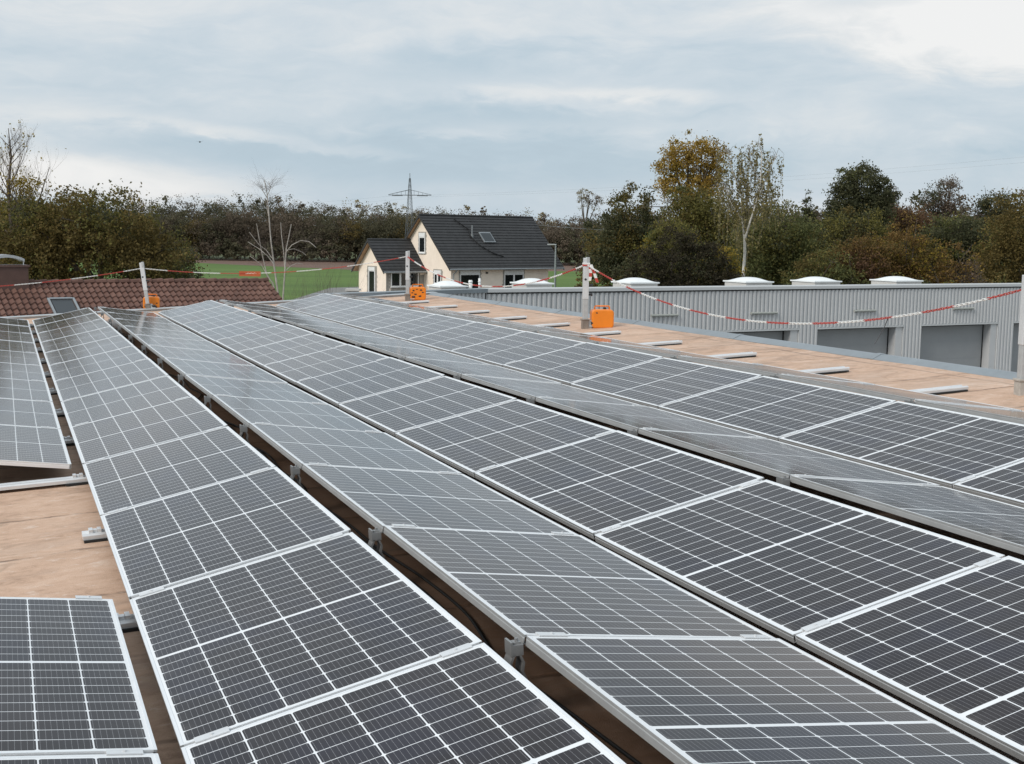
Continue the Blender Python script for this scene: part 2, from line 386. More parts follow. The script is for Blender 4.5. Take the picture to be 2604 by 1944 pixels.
def thing(name, label, cat, mw=None, group=None):
    o = bpy.data.objects.new(name, None); COL.objects.link(o); o.empty_display_size = .2
    if mw is not None: o.matrix_basis = mw
    return tag(o, label, cat, group)

def TR(x, y, z): return Matrix.Translation((x, y, z))
def RZ(a): return Matrix.Rotation(a, 4, 'Z')

# roof frame of the low building under the camera: x across the panel rows, y along them, z square to the roof
ROOF = Matrix(((0.9267778, -0.3721845, -0.0506126, 0.4437838), (0.3720267, 0.9281330, -0.0128560, 0.1660410), (0.0517600, -0.0069146, 0.9986356, 3.9002846), (0, 0, 0, 1)))
MEM = -0.14                                   # membrane level in that frame
def roofpt(x, y, z=MEM): return ROOF @ Vector((x, y, z))

# ------------------------------------------------------------------ ground
def ground_sheet(name, pts, z, m):
    b = MB(); b.add([(x, y, z) for x, y in pts], [tuple(range(len(pts)))]); return tag(b.build(name, m), kind='structure')

def mat_field(name, c0, c1, c2, sx, sy):
    m, T, bs = material(name); co = obj_co(T)
    n = T.noise(T.mapping(co, (sx, sy, 1)), 1.0, 6, .6, .5); g = T.noise(co, 3.0, 4)
    st = T.noise(T.mapping(co, (.02, .5, 1), (0, 0, 0), (0, 0, .12)), 1.0, 3)
    f = T.math('ADD', T.math('MULTIPLY', n, .5), T.math('ADD', T.math('MULTIPLY', g, .2), T.math('MULTIPLY', st, .3)))
    T.l.new(T.ramp(f, [(.35, c0), (.5, c1), (.66, c2)]), bs.inputs['Base Color']); bs.inputs['Roughness'].default_value = .9
    return m
ground_sheet('ground', [(-4000, -600), (4000, -600), (4000, 5000), (-4000, 5000)], 0, mat_field('meadow_soil', (.06, .075, .025), (.085, .10, .03), (.12, .12, .05), .02, .05))
ground_sheet('yard', [(-40, -20), (34, -20), (46, 62), (-26, 62)], .004, M['paving'])
mead = mat_field('green_meadow', (.048, .094, .007), (.070, .130, .010), (.102, .165, .022), .04, .16)
ground_sheet('meadow', [(-46, 66), (-12, 66), (26, 80), (30, 183), (5, 178), (-22, 171), (-40.5, 186), (-52, 196), (-66, 203), (-70, 160)], .004, mead)
ground_sheet('added_grey_ground', [(-17, 98), (12, 98), (18, 122), (-8, 130), (-17, 118)], .008, M['paving'])  # added grey ground that cuts green meadow bounce onto the house
ground_sheet('ploughed_field', [(-66, 203.3), (-52, 196.3), (-40.5, 186.3), (-22, 171.3), (5, 178.3), (30, 183.3), (60, 190), (60, 232), (-70, 216)], .004,
             mat_field('ploughed_earth', (.10, .058, .040), (.135, .078, .054), (.17, .105, .075), .02, .4))

# ------------------------------------------------------------------ low flat-roofed building carrying the panels
def flat_roof_building():
    r = thing('flat_roof_building', 'low building with tan felt flat roof carrying all the solar panels', 'building')
    x0, x1, y0, y1 = -6.0, 8.62, -6.0, 27.95
    b = MB(); nx, ny = 40, 100
    vs = [(x0 + (x1 - x0) * i / nx, y0 + (y1 - y0) * j / ny, MEM + .006 * math.sin(i * .9 + j * .37) * math.sin(j * .61)) for j in range(ny + 1) for i in range(nx + 1)]
    b.add(vs, [(j * (nx + 1) + i, j * (nx + 1) + i + 1, (j + 1) * (nx + 1) + i + 1, (j + 1) * (nx + 1) + i) for j in range(ny) for i in range(nx)])
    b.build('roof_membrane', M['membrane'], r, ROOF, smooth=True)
    b = MB(); b.box((x0, y0, -3.4), (x1, y1, MEM - .02)); b.build('wall', M['concrete'], r, ROOF)
    # right edge flashing in overlapping lengths, a sloped upstand with a drip edge
    b = MB(); yy = y0; k = 0
    while yy < y1:
        ye = min(yy + 2.96, y1 + .05); lift = .003 * (k % 2)
        b.extrude([(x1 - .03, yy, MEM + .002), (x1 + .09, yy, MEM + .045 + lift), (x1 + .14, yy, MEM + .045 + lift), (x1 + .14, yy, MEM - .16), (x1 + .004, yy, MEM - .16)], (0, ye - yy - .004, 0))
        if k: b.extrude([(x1 - .032, yy - .05, MEM + .006), (x1 + .088, yy - .05, MEM + .053), (x1 + .145, yy - .05, MEM + .053), (x1 + .145, yy - .05, MEM - .1), (x1, yy - .05, MEM - .1)], (0, .1, 0))
        yy += 2.96; k += 1
    b.build('edge_flashing', M['trim'], r, ROOF)
    b = MB(); b.box((x0, y1, MEM - .2), (x1 + .2, y1 + .28, MEM + .03)); b.box((x0, y1 - .03, MEM + .03), (x1 + .22, y1 + .32, MEM + .045))
    b.build('far_coping', M['coping'], r, ROOF)
    return r
flat_roof_building()

# ------------------------------------------------------------------ solar panels
TH = 0.16999; CW = PW * math.cos(TH); SH = PW * math.sin(TH)
GV, GR, GZ = .074, .157, .07
PITCH, Y0 = 1.775, 3.936
XA = 0.0; XB = CW + GR; XC = XB + CW + GV; XD = XC + CW + GR; XE = XD + CW + GV; XF = XE + CW + GR; XZ = -GZ - CW
def joint(k): return Y0 + PITCH * k

def panel_meshes():
    fw = .011; h = .035
    b = MB()
    # frame bars: lip on top, groove in the flank
    def bar(p0, along, inward, length, shaded):
        a = Vector(along); n = Vector(inward); p = Vector(p0)
        prof = [(0, 0), (0, -.006), (.0025, -.008), (.0025, -.012), (0, -.014), (0, -h), (.022, -h), (.022, -h + .002), (.004, -h + .002), (.004, -.008), (fw, -.008), (fw, 0)]
        st = len(b.mi); b.extrude([p + n * q + Vector((0, 0, z)) for q, z in prof], a * length)
        if shaded: b.mi[st:] = [1] * (len(b.mi) - st); b.mi[st + len(prof) - 1] = b.mi[st + len(prof) - 2] = 0
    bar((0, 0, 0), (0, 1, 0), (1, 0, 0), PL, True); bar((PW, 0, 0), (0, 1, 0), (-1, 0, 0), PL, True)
    bar((fw, 0, 0), (1, 0, 0), (0, 1, 0), PW - 2 * fw, False); bar((fw, PL, 0), (1, 0, 0), (0, -1, 0), PW - 2 * fw, False)
    fr = b.mesh('frame', [M['frame'], M['flank']])
    b = MB(); b.add([(fw, fw, -.002), (PW - fw, fw, -.002), (PW - fw, PL - fw, -.002), (fw, PL - fw, -.002)], [(0, 1, 2, 3)]); la = b.mesh('laminate', M['laminate'])
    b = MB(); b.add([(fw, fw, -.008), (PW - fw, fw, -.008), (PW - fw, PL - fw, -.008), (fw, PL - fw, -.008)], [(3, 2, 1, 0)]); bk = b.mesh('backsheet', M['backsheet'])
    b = MB(); b.box((-.055, -.002, -.02), (.055, .022, .003)); b.box((-.055, -.010, .001), (.055, .030, .005)); b.lathe([(.006, 0), (.006, .006)], (0, .01, .004), 8); cl = b.mesh('clamp', M['alu'])
    return fr, la, bk, cl
FR, LA, BK, CL = panel_meshes()
ORD = 'nearest second third fourth fifth sixth seventh eighth ninth tenth eleventh twelfth thirteenth fourteenth fifteenth'.split()
ROWS = [  # name of row, x of its left edge, rises to the right?, panel indices, words
    ('leftmost row left of the rail-crossed valley', XZ, False, [-1, 0] + list(range(3, 12))),
    ('row between the railed valley and the brown gap', XA, True, range(-1, 12)),
    ('row just right of the brown gap', XB, False, range(-1, 12)),
    ('wide row left of the black slit', XC, True, range(-1, 12)),
    ('thin sheen-grey row right of the black slit', XD, False, range(0, 12)),
    ('last wide row before the tan strip', XE, True, range(0, 12)),
    ('edge-on row bordering the tan strip', XF, False, range(1, 12)),
]
for words, x, rises, ks in ROWS:
    ks = list(ks)
    for k in ks:
        if rises: loc = TR(x, joint(k) + .02, 0) @ Matrix.Rotation(-TH, 4, 'Y')
        else: loc = TR(x, joint(k) + .02, SH) @ Matrix.Rotation(TH, 4, 'Y')
        far = 11 - k
        o = ('farthest' if far == 0 else ORD[far] + ' farthest')
        jit = Matrix.Rotation(RNG.normal(0, .0022), 4, 'X') @ Matrix.Rotation(RNG.normal(0, .0022), 4, 'Y')
        p = thing('solar_panel', o + ' solar panel in the ' + words, 'solar panel', ROOF @ loc @ jit, 'solar panels mounted in tilted rows on the flat roof')
        link('frame', FR, p); link('laminate', LA, p); link('backsheet', BK, p)
        if k != ks[-1] and k + 1 in ks:
            link('clamp', CL, p, TR(.10, PL, 0)); link('clamp', CL, p, TR(PW - .10, PL, 0))
        elif k == 11 or k == 0:
            link('clamp', CL, p, TR(.10, PL, 0)); link('clamp', CL, p, TR(PW - .10, PL, 0))

# ------------------------------------------------------------------ mounting rails with their feet and peak trestles
def rail_mesh(x0, x1):
    b = MB(); z = MEM + .018
    prof = [(-.055, 0), (-.055, .022), (-.048, .032), (-.032, .032), (-.022, .014), (.022, .014), (.032, .032), (.048, .032), (.055, .022), (.055, 0)]
    b.extrude([(x0, y, z + h) for y, h in prof], (x1 - x0, 0, 0)); return b.mesh('base_rail', M['alu'])
def trestle_mesh():
    b = MB()
    # two corrugated legs leaning together, on small plates
    for s in (-1, 1):
        n = 8; zz = [.012 + .250 * i / n for i in range(n + 1)]
        out = []
        for i, q in enumerate(zz):
            w = .007 if i % 2 else -.003
            out.append((s * (.052 - .034 * q / .26) + s * w, q))
        poly = [(x, -.030, q) for x, q in out] + [(x - s * .009, -.030, q) for x, q in out[::-1]]
        b.extrude(poly, (0, .06, 0)); b.box((s * .05 - .03, -.055, .003), (s * .05 + .03, .055, .014))
    b.box((-.010, -.024, .12), (.010, .024, .134)); b.box((-.022, -.030, .258), (.024, .030, .296)); b.box((-.022, -.030, .296), (-.014, .030, .308))
    b.tube([(.006, -.010, .296), (.006, -.010, .316)], .007, 8); b.box((-.008, -.022, .296), (.020, .004, .304))
    return b.mesh('peak_trestle', M['trestle'])
def foot_mesh():
    b = MB(); b.box((-.034, -.05, 0), (.034, .05, .014)); b.box((-.034, -.035, .014), (-.012, .035, .034)); b.box((.012, -.035, .014), (.034, .035, .034)); b.box((-.010, -.02, .014), (.010, .02, .030))
    return b.mesh('valley_foot', M['alu'])
TM, FM = trestle_mesh(), foot_mesh()
b = MB(); b.box((0, -.07, MEM + .003), (.40, .07, MEM + .018)); PAD = b.mesh('rubber_pad', M['black'])
RMS = {}
def ordfar(k): return 'farthest' if k == 12 else ORD[12 - k] + ' farthest'
def rail(x0, x1, k, pads, feet, label, group):
    r = thing('mounting_rail', label, 'rail', ROOF @ TR(0, joint(k) + .01, 0), group)
    if (x0, x1) not in RMS: RMS[(x0, x1)] = rail_mesh(x0, x1)
    link('base_rail', RMS[(x0, x1)], r)
    for x in pads: link('rubber_pad', PAD, r, TR(x, 0, 0))
    for x in feet: link('valley_foot', FM, r, TR(x, 0, MEM + .034))
for k in range(-1, 13):
    if k == 2: rail(-.105, .80, k, (-.10, .35), (-GZ / 2,), 'stubby aluminium rail end poking out beside the bare tan patch', None)
    elif k == 1: rail(-.80, .80, k, (-.75, -.12, .35), (-GZ / 2,), 'aluminium rail between the two nearest left rows at the tan patch', None)
    elif k == 3: rail(-1.25, .80, k, (-1.2, -.12, .35), (-GZ / 2,), 'long bare aluminium rail along the far side of the tan patch', None)
    else: rail(-.80, .80, k, (-.75, -.12, .35), (-GZ / 2,), ordfar(k) + ' short aluminium rail crossing the valley between the two left rows', 'rails crossing the left valley')
    if k > 0:
        rail(6.05, 7.75, k, (6.1, 6.9, 7.33), (XF + CW + .04,), ordfar(k) + ' aluminium rail end lying on the tan roof strip', 'rail ends on the tan roof strip')
    for x, w in ((XB - .045, 'trestle standing in the brown gap'), (XD - .045, 'trestle in the black slit between rows'), (XF - .045, 'trestle under the ridge beside the tan strip')):
        if k > 0 or x < 3: link('peak_trestle', TM, None, ROOF @ TR(x, joint(k) + .01, MEM)); tag(bpy.context.scene.collection.objects[-1], ordfar(k) + ' grey metal ' + w, 'trestle', 'metal trestles holding up the panel ridges')

# cables lying in the open peak gap
def wander(x, ya, yb, amp, n, seed, z=MEM + .018):
    rr = random.Random(seed); n = n // 2; ctl = [x + amp * (rr.random() - .5) for _ in range(n + 3)]; hz = [.010 * rr.random() for _ in range(n + 3)]; out = []
    for i in range(n * 7 + 1):
        k = min(i // 7, n - 1); t = i / 7 - k; w = [((-t + 2) * t - 1) * t / 2, ((3 * t - 5) * t * t + 2) / 2, ((-3 * t + 4) * t + 1) * t / 2, (t - 1) * t * t / 2]
        out.append(roofpt(sum(w[j] * ctl[k + j] for j in range(4)), ya + (yb - ya) * i / (n * 7), z - .008 + sum(w[j] * hz[k + j] for j in range(4))))
    return out
for i, (xx, seed, lab) in enumerate(((XB + .11, 3, 'black cable snaking along the brown gap beneath the panels'), (XB + .05, 9, 'thin black cable nearest the metal legs in the brown gap'), (XD + .08, 5, 'black cable hidden in the black slit between panel rows'), (XB + .16, 21, 'black cable furthest under the right side of the brown gap'), (XB + .08, 33, 'looping black cable in the middle of the brown gap'))):
    b = MB(); b.tube(wander(xx, 2.6, 25, .11 if i < 3 else .14, 70, seed), .007 if i != 1 else .005, 6); tag(b.build('black_cable', M['cable'], smooth=True), lab, 'cable', 'solar cables on the roof')

# ------------------------------------------------------------------ barrier posts, ballast boxes and warning chain
def barrier_post(base, label, lean=(0, 0), h=1.07, block='wood', upper=True):
    up = Vector((lean[0], lean[1], 1)).normalized(); q = Vector((0, 0, 1)).rotation_difference(up).to_matrix().to_4x4()
    r = thing('barrier_post', label, 'post', Matrix.Translation(base) @ q @ RZ(R(8)), 'aluminium barrier posts along the roof edge')
    b = MB(); b.box((-.036, -.036, .14), (.036, .036, h * .42)); b.build('sleeve', M['alu_dull'], r, bevel=.004)
    b = MB(); b.box((-.042, -.042, h * .42), (.042, .042, h)); b.build('tube', M['alu'], r, bevel=.005)
    b = MB(); b.box((-.05, -.05, -.02), (.05, .05, .14)); b.box((-.062, -.06, .125), (.06, .06, .148)); b.build('base_block', M[block], r, bevel=.006)
    b = MB(); b.box((.05, -.03, .0), (.10, .03, .13)); b.box((.06, -.05, .03), (.15, .05, .05)); b.build('bracket', M['alu_dull'], r, bevel=.003)
    b = MB(); b.tube([(.09, -.04, .085), (.16, -.04, .085)], .022, 10); b.build('knob', M['plug'], r)
    for z in (.47, .60):
        b = MB(); b.box((.042, -.02, h * z), (.085, .02, h * z + .03)); b.tube([(.085, 0, h * z + .015), (.105, 0, h * z + .015)], .024, 8); b.build('clip', M['plug'], r)
    b = MB(); b.tube([(-.012, -.043, h * .70), (-.012, -.046, h * .70)], .018, 10); b.build('hole_cap', M['plug'], r)
    b = MB(); b.box((.0, -.047, h * .90), (.047, .047, h + .012)); b.build('top_cap', M['alu_dull'], r, bevel=.004)
    return r
P_R = Vector((1.097, 19.325, 4.04)); P_C = Vector((-2.286, 27.445, 3.973)); P_L = Vector((-7.825, 27.247, 3.69)); P_RR = Vector((4.56, 11.28, 4.111)); P_LL = roofpt(-4.1, 27.6)
barrier_post(P_R, 'barrier post between the tan roof strip and the plain orange box')
barrier_post(P_C, 'barrier post in front of the cream house, orange box at its foot', h=1.06)
barrier_post(P_L, 'leaning barrier post in front of the brown tiled roof', lean=(-.14, .02), h=1.03)
barrier_post(P_RR, 'barrier post on a concrete block at the right edge of the picture', block='concrete')
barrier_post(P_LL, 'barrier post at the left corner of the flat roof by the tiled roof', h=1.0)

def ballast_box(base, label, rz, marks):
    r = thing('ballast_box', label, 'box', Matrix.Translation(base) @ RZ(rz), 'orange plastic boxes beside the barrier posts')
    b = MB(); w, d, h = .17, .13, .285
    b.extrude([(-w + .03, -d, .0), (w - .03, -d, .0), (w, -d, .04), (w, -d, h - .03), (w - .03, -d, h), (-w + .03, -d, h), (-w, -d, h - .03), (-w, -d, .04)], (0, 2 * d, 0))
    b.build('body', M['orange'], r, bevel=.022)
    b = MB(); b.tube([(-.11, 0, h - .01), (-.115, 0, h + .035), (-.10, 0, h + .05), (.10, 0, h + .05), (.115, 0, h + .035), (.11, 0, h - .01)], .011, 8); b.build('handle', M['orange'], r, smooth=True)
    b = MB(); b.lathe([(.026, 0), (.026, .025), (.02, .03)], (.05, .06, h - .003), 14); b.build('filler_cap', M['plug'], r)
    for x, z, s in marks:
        b = MB(); n = 9; rr = random.Random(int(1000 * (x + z)))
        pl = [(x + s * (.7 + .6 * rr.random()) * math.cos(2 * math.pi * i / n + .5) * 1.3, -d - .0035, z + s * .8 * (.6 + .7 * rr.random()) * math.sin(2 * math.pi * i / n + .5)) for i in range(n)]
        b.extrude(pl, (0, .004, 0)); b.build('dark_mark', M['plug'], r)
    return r
rm = Vector((.926, .372, .052))
ballast_box(Vector((1.36, 19.42, 4.047)), 'plain orange box with handle standing right of the post', R(4), [(-.095, .235, .012)])
ballast_box(Vector((-2.075, 27.56, 3.985)), 'orange box with dark markings in front of the cream house', R(10), [(-.10, .21, .018), (-.03, .235, .014), (.06, .22, .02), (-.06, .13, .022), (.04, .09, .024), (-.13, .16, .016), (.10, .17, .016)])
ballast_box(Vector((-7.83, 27.49, 3.69)), 'orange box behind the leaning post before the tiled roof', R(12), [(-.10, .08, .028), (.09, .07, .03), (-.06, .16, .014), (.12, .15, .015)])

def chain(a, b_, sag, label, seg=.46, start=0, size=1.0):
    a, b_ = Vector(a), Vector(b_); m = MB(); n = 400
    pts = [a.lerp(b_, t / n) - Vector((0, 0, 4 * sag * (t / n) * (1 - t / n))) for t in range(n + 1)]
    cum = [0]
    for i in range(n): cum.append(cum[-1] + (pts[i + 1] - pts[i]).length)
    tot = cum[-1]; step = .034; j = 0; s = step / 2; idx = 0
    while s < tot:
        while cum[idx + 1] < s: idx += 1
        f = (s - cum[idx]) / (cum[idx + 1] - cum[idx]); p = pts[idx].lerp(pts[idx + 1], f); t = (pts[idx + 1] - pts[idx]).normalized()
        sd_ = t.cross(Vector((0, 0, 1))).normalized(); upv = sd_.cross(t)
        ang = R(45) + (R(90) if j % 2 else 0) + random.uniform(-.25, .25)
        w = sd_ * math.cos(ang) + upv * math.sin(ang)
        m.slot = (int(s / seg) + start) % 2
        ring = []
        for k in range(8):
            q = 2 * math.pi * k / 8; ring.append(p + t * (.0245 * math.cos(q)) + w * (.0150 * size * math.sin(q)))
        m.tube(ring, .0056 * size, 5, closed=True); s += step; j += 1
    return m, tag(m.build('warning_chain', [M['white_pl'], M['red_pl']], smooth=True), label, 'chain', 'red and white warning chain between the posts')
TIE_R = P_R + Vector((0, 0, .975)); TIE_C = P_C + Vector((-.01, 0, .95)); TIE_L = P_L + Vector((-.13, .02, .90)); TIE_RR = P_RR + Vector((0, 0, .955)); TIE_LL = P_LL + Vector((0, 0, .86))
m0, o0 = chain(TIE_R, TIE_RR, .57, 'red and white chain sagging across the grey corrugated hall', .44, 0, .74)
chain(TIE_C, TIE_R, .48, 'red and white chain sagging before the house to the roof domes', .50, 1, .8)
chain(TIE_L, TIE_C, .22, 'red and white chain above the green meadow and birches', .55, 0, .66)
chain(TIE_LL, TIE_L, .20, 'red and white chain crossing the brown tiled roof at left', .55, 1, .66)
def ribbon_tail(base, d, label, seed):
    b = MB(); p = Vector(base)
    for i in range(4):
        b.slot = (i + seed) % 2; q = p + Vector(d) / 4 + Vector((random.uniform(-.012, .012), 0, 0))
        b.extrude([p + Vector((-.022, -.003, 0)), p + Vector((.022, -.003, 0)), q + Vector((.022, -.003, 0)), q + Vector((-.022, -.003, 0))], (0, .004, 0)); p = q
    tag(b.build('loose_tape_end', [M['white_pl'], M['red_pl']]), label, 'tape', 'loose tape ends tied to the post')
ribbon_tail(TIE_R + Vector((.058, -.05, -.01)), (.01, 0, -.235), 'loose tape end hanging straight down beside the middle post', 1)
ribbon_tail(TIE_R + Vector((.07, -.06, .0)), (.115, 0, -.27), 'loose tape end slanting away from the middle post', 0)
b = MB()
for i, z in enumerate((-.012, .012)):
    b.slot = 1 - i; b.box((-.050, -.050, z - .013), (.050, .050, z + .012))
tag(b.build('tape_wrap', [M['white_pl'], M['red_pl']], None, Matrix.Translation(TIE_R) @ RZ(R(8))), 'red and white tape wrapped round the middle post top', 'tape')
b = MB(); p = TIE_L.lerp(TIE_C, .405) - Vector((0, 0, 4 * .22 * .405 * .595)); b.box((-.23, -.004, -.062), (.23, .004, .045), Matrix.Translation(p))
tag(b.build('red_flag', M['orange_red']), 'flat red plate hanging on the chain in front of the meadow', 'flag')
b = MB(); p = TIE_R.lerp(TIE_RR, .79) - Vector((0, 0, 4 * .57 * .79 * .21)); b.tube([p, p + Vector((-.03, 0, -.09)), p + Vector((-.07, 0, -.17)), p + Vector((-.125, 0, -.275))], [.006, .004, .003, .003], 6)
tag(b.build('cable_tie', M['plug']), 'black cable tie dangling from the chain over the garage door', 'cable tie')

# ------------------------------------------------------------------ corrugated garage hall
HP = Vector((1.351, 33.0, 0)); HA = math.atan2(.482, .876); HM = Matrix.Translation(HP) @ RZ(HA)     # local x along the facade, -y towards us
HTOP = 4.06
def corrug(b, x0, x1, z0, z1, m=None, per=.1465, dep=.045, skip=()):
    prof = []
    x = x0
    while x < x1 - 1e-6:
        for dx, y in ((0, 0), (.040, -dep), (.100, -dep), (.118, 0)):
            if x + dx < x1: prof.append((x + dx, y))
        x += per
    prof.append((x1, 0))
    cut = sorted(skip)
    def strip(xa, xb, za, zb):
        def at(t):
            for p, q in zip(prof, prof[1:]):
                if p[0] <= t <= q[0]: return (t, p[1] + (q[1] - p[1]) * (t - p[0]) / max(1e-9, q[0] - p[0]))
            return (t, 0)
        ps = [at(xa)] + [q for q in prof if xa + 1e-6 < q[0] < xb - 1e-6] + [at(xb)]
        if len(ps) < 2: return
        vs = [Vector((q[0], q[1], za)) for q in ps] + [Vector((q[0], q[1], zb)) for q in ps]
        if m is not None: vs = [m @ p for p in vs]
        n = len(ps); b.add(vs, [(i, i + 1, n + i + 1, n + i) for i in range(n - 1)])
    xa = x0
    for (a, c, zt) in cut:
        strip(xa, a, z0, z1); strip(a, c, zt, z1); xa = c
    strip(xa, x1, z0, z1)
def hall():
    r = thing('garage_hall', 'long grey corrugated metal garage hall with roof domes', 'building')
    xi = -2.325; xe = 34.0
    doors = [(.55, 3.98), (4.45, 7.923), (8.611, 12.087), (12.829, 16.253), (16.969, 20.4), (21.1, 24.55), (25.3, 28.75)]
    b = MB(); corrug(b, xi, xe, 0, HTOP - .09, skip=[(a, c, 2.83) for a, c in doors]); b.build('corrugated_wall', M['sheet'], r, HM)
    b = MB(); b.extrude([(xi, -.06, HTOP - .10), (xi, -.075, HTOP - .10), (xi, -.075, HTOP - .02), (xi, -.06, HTOP), (xi, .25, HTOP), (xi, .25, HTOP - .02), (xi, -.05, HTOP - .02)], (xe - xi, 0, 0)); b.build('fascia', M['fascia'], r, HM)
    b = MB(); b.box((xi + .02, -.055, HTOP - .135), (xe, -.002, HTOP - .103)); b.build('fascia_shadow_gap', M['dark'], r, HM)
    b = MB(); b.extrude([(xi + .02, .2, HTOP - .12), (xi + .02, 14, HTOP - 1.35), (xi + .02, 14, HTOP - 1.6), (xi + .02, .2, HTOP - .5)], (xe - xi - .02, 0, 0)); b.build('roof', M['coping'], r, HM)
    for i in range(2, 56): xs = xi + .1465 * (4 * i + (i * 7 % 3)) + .118; b = MB(); b.box((xs, -.005, 2.84), (xs + .018, -.001, HTOP - .11)); b.build('sheet_joint', M['joint'], r, HM)
    for a, c in doors:
        d = MB(); d.box((a + .02, .30, 0), (c - .30, .34, 2.76))
        for i in range(5): d.box((a + .02, .297, .02 + .55 * i), (c - .30, .30, .54 + .55 * i))
        dr = d.build('garage_door', M['door_g'], r, HM)
        f = MB(); f.box((a, -.04, 2.77), (c, .0, 2.83)); f.box((a - .03, -.038, 0), (a, .0, 2.83)); f.box((c, -.038, 0), (c + .03, .0, 2.83))
        f.box((a, .0, 2.77), (c, .34, 2.80)); f.build('door_frame', M['fascia'], dr)
        f = MB(); f.box((c - .29, .004, 0), (c - .002, .30, 2.765)); f.build('reveal_panel', M['sheet'], dr)
        f = MB(); f.box((c - .33, .285, 0), (c - .285, .3035, 2.765)); f.box((a + .01, .29, 2.715), (c - .3, .302, 2.765)); f.build('dark_gap', M['dark'], dr)
    for a, c in ((2.672, 3.559), (6.099, 7.03), (9.997, 10.851), (14.13, 15.041), (18.3, 19.2)):
        l = MB(); l.tube([(a, -.075, 3.29), (c, -.075, 3.29)], .034, 10); lo = l.build('tube_lamp', M['lampg'], r, HM)
        l = MB()
        for x in (a + .12, c - .18): l.box((x, -.05, 3.27), (x + .06, -.034, 3.325))
        l.build('lamp_bracket', M['plug'], lo)
    # the wing that meets it on the left
    WM = Matrix.Translation((-.686, 31.879, 0)) @ RZ(math.atan2(-3.64, -3.33)); Lw = 5.3
    b = MB(); corrug(b, .04, Lw, 0, HTOP - .09, WM @ Matrix.Scale(-1, 4, (0, 1, 0)), dep=.04); b.build('corrugated_wall', M['sheet'], r)
    b = MB(); b.box((-.06, -.30, HTOP - .10), (Lw, .075, HTOP - .004), WM); b.build('fascia', M['trim'], r)
    b = MB(); b.extrude([(.3, -.28, HTOP - .10), (.3, -3.2, HTOP - .42), (.3, -3.2, HTOP - .8), (.3, -.28, HTOP - .5)], (Lw - .3, 0, 0), True, WM); b.build('roof', M['coping'], r)
    # skylight domes, sitting on square kerbs
    doms = [(.02, 1.5, 1.22), (3.40, 1.5, 1.38), (7.49, 1.5, 1.50), (10.15, 1.5, 1.56), (13.55, 1.5, 1.66)]
    spots = [(HM @ TR(x, y + .3, HTOP - .12), w) for x, y, w in doms] + [(Matrix.Translation((-1.66, 32.0, HTOP - .12)) @ RZ(HA), 1.06)]
    for mw, w in spots:
        a = w * .335
        d = MB(); d.extrude([(-a, -a, -.32), (a, -a, -.32), (a, a, -.32), (-a, a, -.32)], (0, 0, .465)); k = d.build('skylight_dome', M['curb'], r, mw, bevel=.02)
        d = MB(); e = a + .035; d.box((-e, -e, .145), (e, e, .182)); n = 12; vs = []; h = .115
        for j in range(n + 1):
            for i in range(n + 1):
                u, v = -1 + 2 * i / n, -1 + 2 * j / n
                vs.append((u * (e - .04), v * (e - .04), (.181 + h * max(0, (1 - abs(u) ** 2.6) * (1 - abs(v) ** 2.6)) ** 1.2)))
        d.add(vs, [(j * (n + 1) + i, j * (n + 1) + i + 1, (j + 1) * (n + 1) + i + 1, (j + 1) * (n + 1) + i) for j in range(n) for i in range(n)])
        d.build('dome', M['dome'], k)
    return r
hall()
for X, Y, lab in ((-1.08, 31.95, 'white vent pipe standing beside the left roof dome'), (-.86, 32.2, 'thin white vent pipe in front of the dark house window')):
    b = MB(); b.tube([(X, Y, 3.9), (X, Y, 4.26 if X < -1 else 4.30)], .045 if X < -1 else .03, 12); b.tube([(X, Y, 4.20), (X, Y, 4.235)], .055 if X < -1 else .036, 12); tag(b.build('vent_pipe', M['white_pl'], smooth=True), lab, 'pipe', 'white vent pipes on the hall roof')

